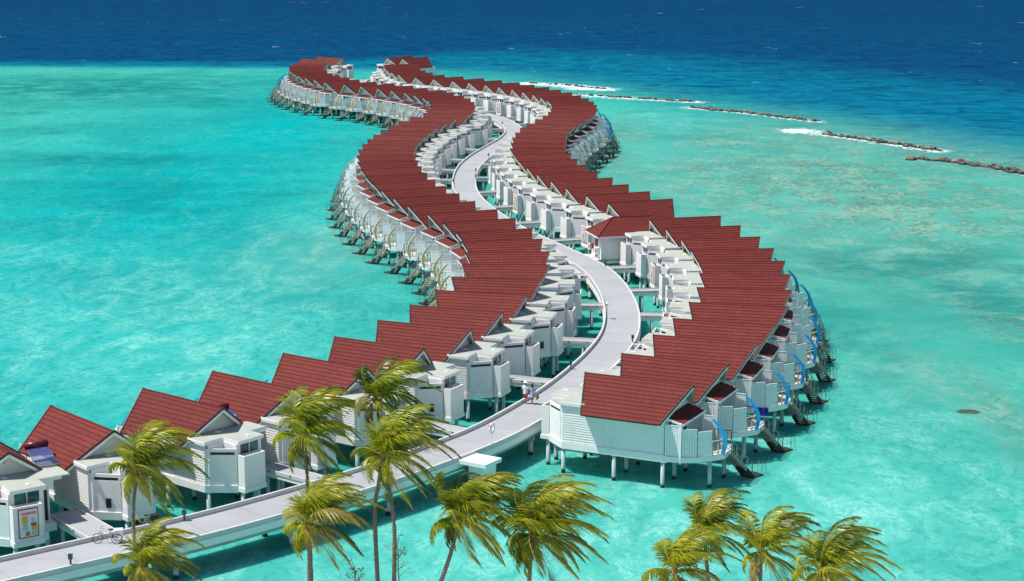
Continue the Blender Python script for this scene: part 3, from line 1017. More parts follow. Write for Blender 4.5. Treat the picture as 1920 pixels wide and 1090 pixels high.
def poster(parent, m, simple=False):
    """panel on the jetty end (local x = -3.08) of the bay box"""
    b = MB(m); b.box(-3.115, -3.085, -.56, .72, 2.55, 4.42); f = b.build('picture_frame', C_RED, parent)
    b = MB(m); b.box(-3.125, -3.116, -.50, .66, 2.62, 4.35); b.build('picture_sheet', C_PAP, f)
    x = -3.135
    P = [(.52, -.40, 4.02, 4.20, C_PINK), (.50, .12, 3.55, 3.94, C_ORG), (.44, .16, 3.30, 3.56, C_GRN), (.48, .10, 3.05, 3.30, C_BLU), (.30, .02, 2.68, 2.96, C_RST),
         (-.08, -.34, 3.45, 3.82, C_GRY), (-.06, -.42, 3.28, 3.47, C_SCR), (-.10, -.46, 3.00, 3.28, C_ORG), (-.10, -.46, 2.68, 2.98, C_GRY)]
    for i, (a, c, z0, z1, mt) in enumerate(P):
        b = MB(m); b.box(x - .002 * (i % 3), -3.126, min(a, c), max(a, c), z0, z1); b.build('colour_patch', mt, f)


for name, i in (('left', 0), ('left', 9), ('left', 20), ('left', 27), ('left', 33), ('left', 38), ('right', 9), ('right', 12), ('right', 16), ('right', 30), ('right', 36)):
    poster(VILLAS[(name, i)], 1 if name == 'left' else -1)
    VILLAS[(name, i)]['label'] = VILLAS[(name, i)]['label'].replace('white villa with red gable roof', 'red-roofed villa with a framed colour picture')
# small dark window in the slanted wall of a few villas
for name, i in (('left', 1), ('left', 5), ('right', 12), ('left', 8), ('left', 44), ('right', 35)):
    m = 1 if name == 'left' else -1
    A_, B_ = Vector((-.72, 2.40)), Vector((-2.38, 1.04))
    n = Vector((-(B_ - A_).y, (B_ - A_).x)).normalized()
    if n.x > 0: n = -n
    b = MB(m)
    p, q = A_.lerp(B_, .52) + n * .03, A_.lerp(B_, .68) + n * .03
    b.bar((p.x, p.y, 3.05), (q.x, q.y, 3.05), .05, .62)
    b.build('small_window', M['dark'], VILLAS[(name, i)])

# ------------------------------------------------------------------ solar water heaters on the entry roofs
C_TANK = plain('maroon_tank', (.13, .015, .03, 1), .3)


def tube_mat():
    N = NT('solar_tubes')
    N.b.inputs['Base Color'].default_value = (.02, .10, .30, 1)
    N.b.inputs['Roughness'].default_value = .3
    return N.m


C_TUBE = tube_mat()
for i, lab in ((0, 'maroon tank and blue tubes of the solar heater nearest the photo edge'), (2, 'solar water heater half hidden behind the third roof of the left row')):
    p = villa_pt(ROW_L, i, 3.1, -3.35)
    t = empty('solar_heater', (p.x, p.y, 5.1 if i == 0 else 4.75), radians(ROW_L[i][2]))
    tag(t, lab, 'solar heater', 'solar water heaters')
    b = MB(); b.tube([(1.25, -.75, 1.05), (1.25, .75, 1.05)], .24, 14); b.build('tank', C_TANK, t, smooth=True)
    b = MB()
    for k in range(18):
        y = -.68 + k * .08
        b.tube([(1.1, y, .92), (-.75, y, .12)], .028, 6)
    b.build('glass_tubes', C_TUBE, t, smooth=True)
    b = MB()
    for y in (-.7, .7):
        b.bar((-.75, y, .06), (1.1, y, .86), .04, .04); b.bar((1.25, y, .0), (1.25, y, .82), .04, .04); b.bar((-.75, y, .02), (1.25, y, .02), .04, .04)
    b.bar((-.78, -.75, .1), (-.78, .75, .1), .07, .09)
    b.build('stand', M['steel'], t)
    # the strip of flat roof between the two villas that carries it
    b = MB(); b.box(-2.9, 2.2, -.62, .62, -.12, 0.0); b.build('roof_strip', M['flatroof'], t)

# ------------------------------------------------------------------ service building beside the jetty
ub = empty('service_building', (11.35, 204.9, 0), radians(14))
tag(ub, 'white service building with red hipped roof between villas beside the jetty', 'building')
b = MB(); b.box(-1.75, 4.3, -1.9, 1.9, 1.95, 5.1); b.build('wall', M['white'], ub)
ex, ey = 2.35, 2.5
b = MB()
zE, zT = 5.12, 6.95
pts = {'a': (-ex, -ey, zE), 'b': (4.9, -ey, zE), 'c': (4.9, ey, zE), 'd': (-ex, ey, zE), 'e': (.15, 0, zT), 'f': (4.9, 0, zT)}
def quadface(keys):
    P_ = [Vector(pts[k]) for k in keys]
    o_, xd = P_[0], (P_[1] - P_[0]).normalized()
    nn = (P_[1] - P_[0]).cross(P_[-1] - P_[0]).normalized()
    yd = nn.cross(xd)
    b.add([tuple(p) for p in P_], [tuple(range(len(P_)))], 0, [[((p - o_).dot(xd), (p - o_).dot(yd)) for p in P_]])
quadface('abfe'); quadface('dae'); quadface('cdef'[0:4])
r = b.build('hip_roof', M['roof'], ub)
b = MB()
for p, q in (('a', 'b'), ('d', 'a'), ('c', 'd')): b.bar(Vector(pts[p]) - Vector((0, 0, .08)), Vector(pts[q]) - Vector((0, 0, .08)), .07, .16)
b.build('fascia', M['white_plain'], r)
b = MB()
b.tube([pts['a'], pts['e']], .07, 6); b.tube([pts['d'], pts['e']], .07, 6); b.tube([pts['e'], pts['f']], .07, 6); b.build('hip_cap', M['roof'], r)
b = MB(); b.box(-1.80, -1.755, -.6, .35, 2.5, 4.6); dr = b.build('door', plain('brown_red_door', (.14, .03, .045, 1), .5), ub)
b = MB(); b.box(-1.83, -1.80, -.5, -.42, 3.4, 3.6); b.build('handle', M['steel'], dr)
b = MB(); b.box(-2.15, -1.78, -1.45, -.75, 2.95, 3.75); ac = b.build('air_conditioner', M['white_plain'], ub, bevel=.02)
b = MB(); b.tube([(-2.17, -1.12, 3.35), (-2.151, -1.12, 3.35)], .26, 16); b.build('fan', M['rail'], ac)
b = MB(); b.box(-2.0, -1.78, 1.0, 1.35, 3.2, 3.8); b.build('hose_cabinet', C_SCR, ub)
b = MB(); b.prism([(-2.6, -1.9), (4.3, -1.9), (4.3, 1.9), (-2.6, 1.9)], 2.25, 2.44); b.build('floor_base', M['kerb'], ub)
for x, y in ((-1.4, -1.6), (-1.4, 1.6), (1.4, -1.6), (1.4, 1.6), (4, -1.6), (4, 1.6)):
    b = MB(); b.tube([(x, y, -1.5), (x, y, 2.2)], .16, 10); b.build('pile', M['pile'], ub, smooth=True)

# ------------------------------------------------------------------ pump hut with a white slab roof beside the jetty
kp = px(896, 860, 2.35)
ks = empty('pump_hut', (kp[0] + .05, kp[1], 0), atan2(1.7, 1.1))
tag(ks, 'small hut with a flat white slab roof low beside the jetty', 'hut')
b = MB(); b.prism([(-1.05, -1.3), (1.05, -1.3), (1.05, 1.15), (-1.05, 1.15)], 2.06, 2.34); b.build('roof', M['white_plain'], ks, bevel=.02)
b = MB(); b.box(-.75, .75, -1.0, .35, .6, 2.05); b.build('wall', M['fence'], ks)
b = MB(); b.box(-.9, .9, -1.15, 1.1, .42, .6); b.build('platform', M['beam'], ks)
b = MB(); b.tube([(-.5, .75, .95), (.5, .75, .95)], .24, 12); b.build('pump', plain('navy_pump', (.01, .02, .12, 1), .4), ks, smooth=True)
for x in (-.7, .7):
    for y in (-.9, .9):
        b = MB(); b.tube([(x, y, -1.4), (x, y, .42)], .12, 10); b.build('pile', M['pile'], ks, smooth=True)


# ------------------------------------------------------------------ lanterns and lifebuoys along the kerbs
def lantern(x, y, lab):
    t = empty('lantern', (x, y, ZD))
    tag(t, lab, 'lantern', 'small lanterns on the jetty edges')
    b = MB(); b.bar((0, 0, 0), (0, 0, .42), .10, .10); b.build('post', M['rail'], t)
    b = MB(); b.box(-.10, .10, -.10, .10, .42, .66); b.build('glass', M['glass'], t)
    b = MB(); b.box(-.13, .13, -.13, .13, .66, .71)
    for sx in (-1, 1):
        for sy in (-1, 1): b.bar((sx * .10, sy * .10, .4), (sx * .10, sy * .10, .68), .03, .03)
    b.build('cap', M['rail'], t)
    return t


def on_kerb(u, v, sgn):
    p = Vector(px(u, v, ZD))
    k = nearest_cen(p)
    d = (CEN[min(k + 1, len(CEN) - 1)] - CEN[max(k - 1, 0)]).normalized()
    n = Vector((d.y, -d.x))
    c = CEN[k] + d * (p - CEN[k]).dot(d)
    return c + n * sgn * (HWID - .16), d


LT = [(133, 1061, 1, 'dark lantern on the right kerb in the near left corner'), (342, 975, -1, 'dark lantern on the left kerb beside the yellow bicycle'),
      (1062, 692, -1, 'pale lantern on the left kerb just beyond the walking couple'), (1187, 643, 1, 'lantern on the right kerb at the widest bend of the jetty'),
      (849, 345, -1, 'lantern on the left kerb of the far bend'), (893, 325, 1, 'lantern on the right kerb of the far bend'),
      (1140, 500, 1, 'lantern on the right kerb below the service building'), (940, 236, -1, 'lantern on the left kerb where the far walkway turns'),
      (913, 296, 1, 'lantern on the right kerb near the far bend top')]
for u, v, sg_, lab in LT:
    p, d = on_kerb(u, v, sg_)
    lantern(p.x, p.y, lab)
C_ORANGE = colour('lifebuoy_red', (.62, .10, .04, 1))
for u, v, sg_, lab, mt in ((928, 835, 1, 'white lifebuoy on a post at the right kerb near the hut', M['white_plain']), (1131, 598, -1, 'pale lifebuoy on a post at the left kerb of the bend', M['white_plain']),
                           (894, 345, 1, 'red lifebuoy on a post at the right kerb, far bend', C_ORANGE), (1112, 482, 1, 'white lifebuoy on a post before the service building', M['white_plain'])):
    p, d = on_kerb(u, v, sg_)
    t = empty('lifebuoy_stand', (p.x, p.y, ZD), atan2(d.y, d.x) + pi / 2)
    tag(t, lab, 'lifebuoy', 'lifebuoys along the jetty')
    b = MB(); b.bar((0, 0, -.3), (0, 0, 1.55), .06, .06); b.build('post', M['white_plain'], t)
    b = MB()
    N_ = 20
    vs, fs = [], []
    for i in range(N_):
        a = 2 * pi * i / N_
        for j in range(8):
            c = 2 * pi * j / 8
            r_ = .34 + .085 * cos(c)
            vs.append((-.11 + .075 * sin(c), r_ * cos(a) * .78, 1.25 + r_ * sin(a)))
    for i in range(N_):
        for j in range(8): fs.append((i * 8 + j, ((i + 1) % N_) * 8 + j, ((i + 1) % N_) * 8 + (j + 1) % 8, i * 8 + (j + 1) % 8))
    b.add(vs, fs)
    ring_ = b.build('ring', mt, t, smooth=True)
    b = MB()
    for a in (.5,):
        b.box(-.20, -.02, .34 * .78 * cos(a) - .05, .34 * .78 * cos(a) + .05, 1.25 + .34 * sin(a) - .10, 1.25 + .34 * sin(a) + .10)
    b.build('band', C_ORANGE if mt is not C_ORANGE else M['white_plain'], ring_)


# ------------------------------------------------------------------ bicycles
def wheel(b, x, y, r, n=24):
    b.tube([(x + r * cos(2 * pi * i / n), y, r + r * sin(2 * pi * i / n)) for i in range(n + 1)], .022, 6, cap=False)


def bicycle(loc, rz, body, lab, box_mat, name='bicycle', trike=True):
    t = empty(name, loc, rz)
    tag(t, lab, name)
    r = .31
    for x, ys in ((.62, (0,)), (-.55, (-.30, .30) if trike else (0,))):
        for y in ys:
            b = MB(); wheel(b, x, y, r); w = b.build('wheel', M['black'], t, smooth=True)
            b = MB()
            for k in range(8): b.bar((x, y, r), (x + r * cos(k * pi / 4), y, r + r * sin(k * pi / 4)), .008, .008)
            b.build('spokes', M['steel'], w)
    b = MB()
    for p, q in (((.62, 0, r), (.42, 0, .92)), ((.47, 0, .75), (.05, 0, .32)), ((.05, 0, .32), (-.18, 0, .80)), ((.05, 0, .32), (-.55, 0, r)), ((-.15, 0, .7), (-.55, 0, r)), ((.47, 0, .70), (.16, 0, .40))):
        b.tube([p, q], .022, 6)
    if trike: b.tube([(-.55, -.3, r), (-.55, .3, r)], .018, 6)
    b.build('frame', body, t, smooth=True)
    b = MB(); b.tube([(.42, 0, .92), (.42, 0, 1.0), (.40, .12, 1.04), (.22, .26, 1.0)], .014, 6); b.tube([(.42, 0, 1.0), (.40, -.12, 1.04), (.22, -.26, 1.0)], .014, 6); b.build('handlebar', M['steel'], t, smooth=True)
    b = MB(); b.prism([(-.32, -.10), (-.30, .10), (-.12, .05), (-.02, .02), (-.02, -.02), (-.12, -.05)], .82, .88); b.build('saddle', M['black'], t, bevel=.01)
    b = MB(); b.box(-.92, -.40, -.24, .24, .50, .86); b.build('basket', box_mat, t, bevel=.02)
    for s_ in (-1, 1):
        b = MB(); b.box(.02, .12, s_ * .10 - .03, s_ * .10 + .03, .30 + s_ * .14, .32 + s_ * .14); b.build('pedal', M['black'], t)
    return t


p = px(203, 1018, ZD)
bicycle((p[0], p[1], ZD), radians(188), plain('grey_frame', (.45, .46, .47, 1), .3), 'pale tricycle with a white box parked at the jetty\'s left kerb', M['white_plain'], 'tricycle')
p = px(262, 990, ZD)
bicycle((p[0] + .3, p[1] - .1, ZD), radians(200), plain('yellow_frame', (.62, .40, .03, 1), .3), 'yellow bicycle with black basket behind the palm at the left kerb', M['black'], 'bicycle', False)

# ------------------------------------------------------------------ towel, corals
vt = VILLAS[('right', 1)]
tp = villa_pt(ROW_R, 1, 10.6, -2.2)
b = MB()
n = 10
vs = []
for i in range(n + 1):
    for k, z in enumerate((3.50, 3.52, 2.85)):
        vs.append((-.55 + 1.1 * i / n, (-.03, .05, .07)[k] + .02 * sin(i * 1.7), z + .02 * sin(i)))
b.add(vs, [(i * 3 + k, i * 3 + k + 1, (i + 1) * 3 + k + 1, (i + 1) * 3 + k) for i in range(n) for k in range(2)])
o = b.build('towel', plain('blue_towel', (.01, .03, .30, 1), .9), fix=False)
md = o.modifiers.new('thick', 'SOLIDIFY'); md.thickness = .015
o.location = (tp.x, tp.y, 0)
o.rotation_euler = (0, 0, radians(ROW_R[1][2] + 4))
tag(o, 'bright blue towel hung on the terrace railing of the second villa on the right', 'towel')


def rock_mesh(name, seed, mats, s=(1, 1, .7)):
    bm = bmesh.new()
    bmesh.ops.create_icosphere(bm, subdivisions=2, radius=1)
    for v in bm.verts:
        k = 1 + .38 * noise.noise(v.co * 1.3 + Vector((seed * 7.1, 0, 0))) + .14 * noise.noise(v.co * 3.3 + Vector((0, seed * 3.1, 0)))
        v.co = Vector((v.co.x * s[0], v.co.y * s[1], v.co.z * s[2])) * k
    me = bpy.data.meshes.new(name)
    bm.to_mesh(me)
    bm.free()
    me.materials.append(mats)
    return me


def rock_mat():
    N = NT('wet_boulder')
    P = coords(N, 'World')
    oi = N.node('ShaderNodeObjectInfo').outputs['Random']
    a = N.noise(P, 1.4, 5, .7)
    c = N.mix(N.ramp(a, .35, .65), (.05, .038, .026, 1), (.22, .155, .085, 1))
    c = N.mix(N.math('MULTIPLY', N.ramp(oi, .5, .9), .8), c, (.045, .045, .045, 1))
    c = N.mix(N.math('MULTIPLY', N.ramp(oi, .35, .1), .5), c, (.36, .25, .10, 1))
    g = N.node('ShaderNodeNewGeometry').outputs['Position']
    sx = N.node('ShaderNodeSeparateXYZ'); N.link(g, sx.inputs[0])
    c = N.mix(N.ramp(N.math('ADD', sx.outputs[2], N.math('MULTIPLY', a, -.3)), .18, .02), c, (.012, .012, .009, 1))
    N.link(c, N.b.inputs['Base Color'])
    N.b.inputs['Roughness'].default_value = .55
    bn = N.node('ShaderNodeBump'); bn.inputs['Strength'].default_value = .7; bn.inputs['Distance'].default_value = .1
    N.link(N.noise(P, 5, 5, .7), bn.inputs['Height']); N.link(bn.outputs[0], N.b.inputs['Normal'])
    return N.m


M['rock'] = rock_mat()
RM = [rock_mesh('boulder', k, M['rock']) for k in range(7)]
names = ['breakwater farthest from the camera, behind the right row', 'second farthest rock breakwater', 'middle rock breakwater of the five', 'fourth rock breakwater, left of the nearest one', 'nearest rock breakwater at the right edge']
rng = random.Random(11)
for k, (seg, cnt, dens) in enumerate(zip(BREAKW, (34, 50, 60, 66, 78), (.5, .75, .85, .8, 1.0))):
    P_ = [Vector(p) for p in seg]
    Ls = [(b_ - a_).length for a_, b_ in zip(P_[:-1], P_[1:])]
    tot = sum(Ls)
    for j in range(cnt):
        s = tot * (j + rng.random()) / cnt
        i = 0
        while i < len(Ls) - 1 and s > Ls[i]: s -= Ls[i]; i += 1
        d = (P_[i + 1] - P_[i]).normalized()
        q = P_[i] + d * s + Vector((d.y, -d.x)) * rng.gauss(0, .55) + Vector((0, 1)) * .5 * sin(j * .21 + k)
        o = bpy.data.objects.new('boulder', RM[rng.randrange(7)])
        COL.objects.link(o)
        r_ = rng.uniform(.35, .85) * (.75 + .25 * dens)
        o.scale = (r_ * rng.uniform(.8, 1.3), r_ * rng.uniform(.8, 1.3), r_ * rng.uniform(.8, 1.2))
        o.location = (q.x, q.y, rng.uniform(-.12, .12) - (1 - dens) * .35)
        o.rotation_euler = (rng.uniform(-.4, .4), rng.uniform(-.4, .4), rng.uniform(0, 6.3))
        tag(o, f'brown boulder in the {names[k]}', 'boulder', f'boulders of the {names[k]}')
cm = plain('brown_coral', (.045, .075, .045, 1), .8, .5, 2, bump=.8)
for u, v, r_, lab in ((1815, 772, .95, 'brown coral head breaking the surface right of the villas'), (1868, 807, .45, 'smaller coral head at the surface behind the brown one')):
    me = rock_mesh('coral_head', int(u), cm, (1.3, .9, .28))
    o = bpy.data.objects.new('coral_head', me); COL.objects.link(o)
    x, y = px(u, v); o.location = (x, y, -.16 if r_ > 1 else -.13); o.scale = (r_, r_, r_)
    tag(o, lab, 'coral')


# ------------------------------------------------------------------ wind-blown coconut palms
def frond_mat():
    N = NT('palm_frond')
    P = coords(N, 'World')
    a = N.noise(P, 1.6, 3, .6)
    at = N.node('ShaderNodeAttribute', attribute_name='tint').outputs['Fac']
    c = N.mix(N.ramp(a, .3, .7), (.20, .28, .012, 1), (.54, .52, .022, 1))
    c = N.mix(N.ramp(at, .25, .0), c, (.065, .125, .010, 1))
    c = N.mix(N.ramp(at, .72, .95), c, (.50, .40, .14, 1))
    N.link(c, N.b.inputs['Base Color'])
    N.b.inputs['Roughness'].default_value = .38
    tr = N.node('ShaderNodeBsdfTranslucent')
    N.link(c, tr.inputs['Color'])
    ms = N.node('ShaderNodeMixShader')
    ms.inputs[0].default_value = .28
    N.link(N.b.outputs[0], ms.inputs[1]); N.link(tr.outputs[0], ms.inputs[2])
    N.link(ms.outputs[0], N.n['Material Output'].inputs[0])
    return N.m


def trunk_mat():
    N = NT('palm_trunk')
    P = coords(N, 'World')
    w = N.node('ShaderNodeTexWave', wave_type='BANDS', bands_direction='Z')
    N.link(P, w.inputs['Vector']); w.inputs['Scale'].default_value = 2.2; w.inputs['Distortion'].default_value = 1.5; w.inputs['Detail'].default_value = 2
    a = N.noise(P, 6, 4, .6)
    c = N.mix(a, (.16, .13, .105, 1), (.27, .235, .20, 1))
    c = N.mix(N.math('MULTIPLY', N.ramp(w.outputs['Fac'], .45, .1), .6), c, (.07, .055, .045, 1))
    N.link(c, N.b.inputs['Base Color'])
    N.b.inputs['Roughness'].default_value = .8
    bn = N.node('ShaderNodeBump'); bn.inputs['Strength'].default_value = .6; bn.inputs['Distance'].default_value = .03
    N.link(w.outputs['Fac'], bn.inputs['Height']); N.link(bn.outputs[0], N.b.inputs['Normal'])
    return N.m


M['frond'], M['trunk'] = frond_mat(), trunk_mat()
M['rachis'] = plain('frond_stem', (.36, .30, .05, 1), .5)
M['coconut'] = plain('coconut', (.50, .27, .03, 1), .5, .3, 3)
M['husk'] = plain('frond_base_fibre', (.26, .16, .07, 1), .9, .4, 6)


def make_frond(V, F, Tn, VR, FR, hub, az, el, L, rng, wind, droop, tint, stiff=1.0):
    """integrates a stem bent by gravity and the wind; leaflets stream from it"""
    n = 22
    d = Vector((cos(az) * cos(el), sin(az) * cos(el), sin(el)))
    p = hub + d * .12
    st = L / n
    pts, ds = [p.copy()], [d.copy()]
    for i in range(n):
        t = i / n
        d = (d + wind * (.042 + .085 * t) / stiff + Vector((0, 0, -1)) * droop * (.03 + .165 * t)).normalized()
        p = p + d * st
        pts.append(p.copy()); ds.append(d.copy())
    nb_ = len(VR)
    for i, (q, dd) in enumerate(zip(pts, ds)):
        a = dd.cross(Vector((0, 0, 1)))
        if a.length < .1: a = Vector((0, 1, 0))
        a.normalize(); b_ = a.cross(dd)
        r_ = .034 * (1 - i / n) + .007
        for k in range(4):
            VR.append(q + (a * cos(k * pi / 2) + b_ * sin(k * pi / 2)) * r_)
    for i in range(n):
        for k in range(4):
            FR.append((nb_ + i * 4 + k, nb_ + i * 4 + (k + 1) % 4, nb_ + i * 4 + 4 + (k + 1) % 4, nb_ + i * 4 + 4 + k))
    NL = 66
    for j in range(NL):
        t = .10 + .90 * j / (NL - 1)
        f = t * n
        i = min(int(f), n - 1)
        q = pts[i].lerp(pts[i + 1], f - i)
        dd = ds[i]
        a = dd.cross(Vector((0, 0, 1)))
        if a.length < .1: a = Vector((0, 1, 0))
        a.normalize()
        up = a.cross(dd)
        ll = L * .36 * (min(1, .35 + t * 3.0) * (1 - .72 * max(0, t - .45) / .55)) * rng.uniform(.85, 1.12)
        for sd in (-1, 1):
            if rng.random() < .05: continue
            ang = radians(52 - 30 * t) + rng.uniform(-.12, .12)
            dl = (dd * cos(ang) + a * sd * sin(ang) + up * rng.uniform(-.05, .18)).normalized()
            w = .030 * rng.uniform(.8, 1.25)
            b0 = len(V)
            x = q.copy()
            cur = dl.copy()
            wv = dd.cross(dl)
            if wv.length < .05: wv = Vector((0, 0, 1))
            wv = (dd * .75 + wv.normalized() * .35).normalized()
            for k, (tt, ww) in enumerate(((0, .6), (.4, 1.0), (.75, .75), (1.0, .08))):
                if k: x = x + cur * ll * (tt - pt_)
                pt_ = tt
                V.append(x - wv * w * ww); V.append(x + wv * w * ww)
                cur = (cur + wind * (.17 + .18 * rng.random()) + Vector((0, 0, -1)) * (.20 + .22 * droop)).normalized()
            for k in range(3): F.append((b0 + 2 * k, b0 + 2 * k + 1, b0 + 2 * k + 3, b0 + 2 * k + 2))
            Tn += [tint + rng.uniform(-.06, .06)] * 8


def palm(hub_px, trunk_px, Y, size, lab, seed, lean=0.0, nf=25, nuts=True, bare=0.0):
    rng = random.Random(seed)
    def at(u, v, dy=0.0):
        a, b_ = u - 960.0, v - 545.0
        yy = FOC * cos(PITCH) - b_ * sin(PITCH)
        zz = -FOC * sin(PITCH) - b_ * cos(PITCH)
        s = (Y + dy) / yy
        return Vector((a * s, Y + dy, CAM_Z + zz * s))
    hub = at(*hub_px)
    pts = [at(*q) for q in trunk_px]
    last = pts[-1]
    prev = pts[-2] if len(pts) > 1 else hub
    sl = (last - prev); sl = sl / max(.01, abs(sl.z))
    zb = .1
    if last.z > zb:
        m_ = last + Vector((sl.x, 0, -1)) * (last.z - zb) * .5
        e_ = Vector((m_.x + sl.x * .3 * (m_.z - zb), Y - .3, zb))
        pts += [m_, e_]
    base = pts[-1]
    t = empty('coconut_palm', tuple(base))
    tag(t, lab, 'palm tree', 'coconut palms on the beach')
    path = [hub] + pts
    P2 = [Vector(p) for p in path]
    # smooth path
    sm = []
    Q = [P2[0] * 2 - P2[1]] + P2 + [P2[-1] * 2 - P2[-2]]
    for i in range(1, len(Q) - 2):
        a, b_, c, d = Q[i - 1:i + 3]
        for k in range(8):
            s = k / 8
            sm.append(.5 * ((2 * b_) + (c - a) * s + (2 * a - 5 * b_ + 4 * c - d) * s * s + (3 * b_ - a - 3 * c + d) * s ** 3))
    sm.append(P2[-1])
    rs = [.088 + .06 * (i / (len(sm) - 1)) ** 1.2 + .006 * sin(i * 2.4) for i in range(len(sm))]
    rs[0] = .14; rs[-1] = .26
    b = MB(); b.tube([tuple(q - base) for q in sm], rs, 12); b.build('trunk', M['trunk'], t, smooth=True)
    V, F, Tn, VR, FR = [], [], [], [], []
    wind = Vector((1, .12, .04)).normalized()
    nf = int(nf * 1.2)
    for k in range(nf):
        az = 2 * pi * (k * .382 + rng.uniform(-.03, .03))
        lvl = k / nf                                 # young upright fronds first, old hanging ones last
        el = radians(86 - 132 * lvl ** 1.5 + rng.uniform(-8, 8))
        L = 1.2 * size * (.78 + .30 * sin(pi * min(1, lvl + .25))) * rng.uniform(.88, 1.08)
        L *= 1 - .42 * max(0, -cos(az)) * min(1, .3 + lvl)
        up = cos(az) < -.2
        stiff = 1.1 if up else .95
        tint = .15 + .5 * rng.random() if lvl < .75 else .55 + .4 * rng.random()
        if rng.random() < .28: tint = rng.uniform(0, .12)
        if rng.random() < bare: tint = .95
        make_frond(V, F, Tn, VR, FR, hub, az + rng.uniform(-.2, .2), el, L, rng, wind * (.6 + .85 * rng.random()), .55 + .8 * lvl, tint, stiff)
    me = bpy.data.meshes.new('crown')
    me.from_pydata([tuple(v - base) for v in V], [], F)
    at_ = me.attributes.new('tint', 'FLOAT', 'POINT')
    at_.data.foreach_set('value', np.array(Tn, dtype=np.float32))
    me.materials.append(M['frond'])
    o = bpy.data.objects.new('crown', me); COL.objects.link(o); o.parent = t
    me2 = bpy.data.meshes.new('frond_stems')
    me2.from_pydata([tuple(v - base) for v in VR], [], FR)
    me2.materials.append(M['rachis'])
    me2.polygons.foreach_set('use_smooth', [True] * len(me2.polygons))
    o2 = bpy.data.objects.new('frond_stems', me2); COL.objects.link(o2); o2.parent = o
    b = MB()
    for k in range(9):
        a = rng.uniform(0, 2 * pi)
        q = hub - base + Vector((cos(a) * .1, sin(a) * .1, -.05))
        b.tube([q, q + Vector((cos(a) * .12, sin(a) * .12, .15)), q + Vector((cos(a) * .22, sin(a) * .22, .05))], [.07, .05, .03], 5)
    b.build('fibre', M['husk'], o)
    if nuts:
        for k in range(rng.randint(5, 8)):
            a = rng.uniform(0, 2 * pi)
            bm = bmesh.new(); bmesh.ops.create_icosphere(bm, subdivisions=2, radius=1)
            mm = bpy.data.meshes.new('coconut'); bm.to_mesh(mm); bm.free()
            mm.materials.append(M['coconut']); mm.polygons.foreach_set('use_smooth', [True] * len(mm.polygons))
            c = bpy.data.objects.new('coconut', mm); COL.objects.link(c); c.parent = t
            c.location = hub - base + Vector((cos(a) * .27, sin(a) * .27, -.22 - .16 * rng.random()))
            c.scale = (.115, .115, .14)
    return t


palm((258, 884), [(250, 950), (252, 1010), (262, 1062)], 90, 3.0, 'tall palm with orange coconuts before the second villa, tips blown right', 1, nf=24)
palm((268, 1062), [(272, 1100)], 87, 2.6, 'low palm cut by the bottom edge, below the palm with orange coconuts', 2, nf=20)
palm((566, 822), [(575, 880), (578, 940), (580, 1000)], 93, 3.2, 'palm with upper crown across the jetty, second tall one from the left', 3, nf=24)
palm((578, 985), [(580, 1040), (580, 1100)], 89, 3.1, 'palm with dry greyish fronds directly below the second tall palm', 4, nf=24, bare=.2)
palm((705, 752), [(717, 834), (711, 900), (703, 960), (708, 1090)], 94, 2.75, 'tallest palm, its crown against the flat roofs near the couple', 5, nf=20, bare=.12)
palm((722, 860), [(728, 904), (739, 985), (739, 1090)], 91, 3.25, 'palm with the wide ragged crown just under the tallest crown', 6, nf=26, bare=.15)
palm((862, 972), [(855, 1000), (843, 1045), (827, 1090)], 90, 3.3, 'leaning palm with dense crown below the pump hut', 7, nf=34)
palm((1000, 1004), [(995, 1050), (992, 1095)], 88, 3.55, 'broad dense palm at the bottom centre with trunk hidden', 8, nf=36)
palm((1320, 1000), [(1324, 1045), (1328, 1092)], 91, 2.75, 'slim palm rising highest in the right-hand group', 9, nf=22, nuts=False)
palm((1265, 1074), [(1265, 1120)], 88, 3.0, 'leftmost low palm of the right-hand group, one frond reaching left', 10, nf=18, nuts=False)
palm((1428, 1036), [(1425, 1095)], 89, 2.9, 'middle palm of the right-hand group with drooping fronds', 11, nf=20)
palm((1540, 1074), [(1540, 1120)], 87, 3.3, 'rightmost palm at the bottom edge, wide yellow-green crown', 12, nf=24)


# ------------------------------------------------------------------ twiggy shrubs between the trunks
def shrub(u, v, Y, h, lab, seed):
    rng = random.Random(seed)
    a, b_ = u - 960.0, v - 545.0
    yy = FOC * cos(PITCH) - b_ * sin(PITCH); zz = -FOC * sin(PITCH) - b_ * cos(PITCH)
    s = Y / yy
    top = Vector((a * s, Y, CAM_Z + zz * s))
    base = Vector((top.x, Y, .2))
    t = empty('shrub', tuple(base)); tag(t, lab, 'shrub', 'twiggy shrubs among the palms')
    b = MB(); lf = MB()
    H = top.z - base.z
    b.tube([(0, 0, 0), (.1, 0, H * .5), (0, 0, H)], [.06, .04, .015], 6)
    for k in range(16):
        z = H - h * rng.random()
        an = rng.uniform(0, 2 * pi)
        q = Vector((0, 0, z)); e = q + Vector((cos(an) * .7, sin(an) * .5, .5)) * rng.uniform(.4, 1.1)
        b.tube([q, q.lerp(e, .5) + Vector((0, 0, .05)), e], [.018, .012, .006], 5)
        for j in range(7):
            c = q.lerp(e, rng.uniform(.45, 1.0)) + Vector((rng.gauss(0, .07), rng.gauss(0, .07), rng.gauss(0, .07)))
            r_ = rng.uniform(.05, .09)
            u1 = Vector((rng.gauss(0, 1), rng.gauss(0, 1), rng.gauss(0, 1))).normalized(); u2 = u1.cross(Vector((.3, .5, .8))).normalized()
            lf.add([tuple(c - u1 * r_), tuple(c + u2 * r_ * .7), tuple(c + u1 * r_), tuple(c - u2 * r_ * .7)], [(0, 1, 2, 3)])
    b.build('stem', M['trunk'], t)
    lf.build('foliage', plain('shrub_leaf', (.25, .26, .03, 1), .5, .3, 4), t, fix=False)


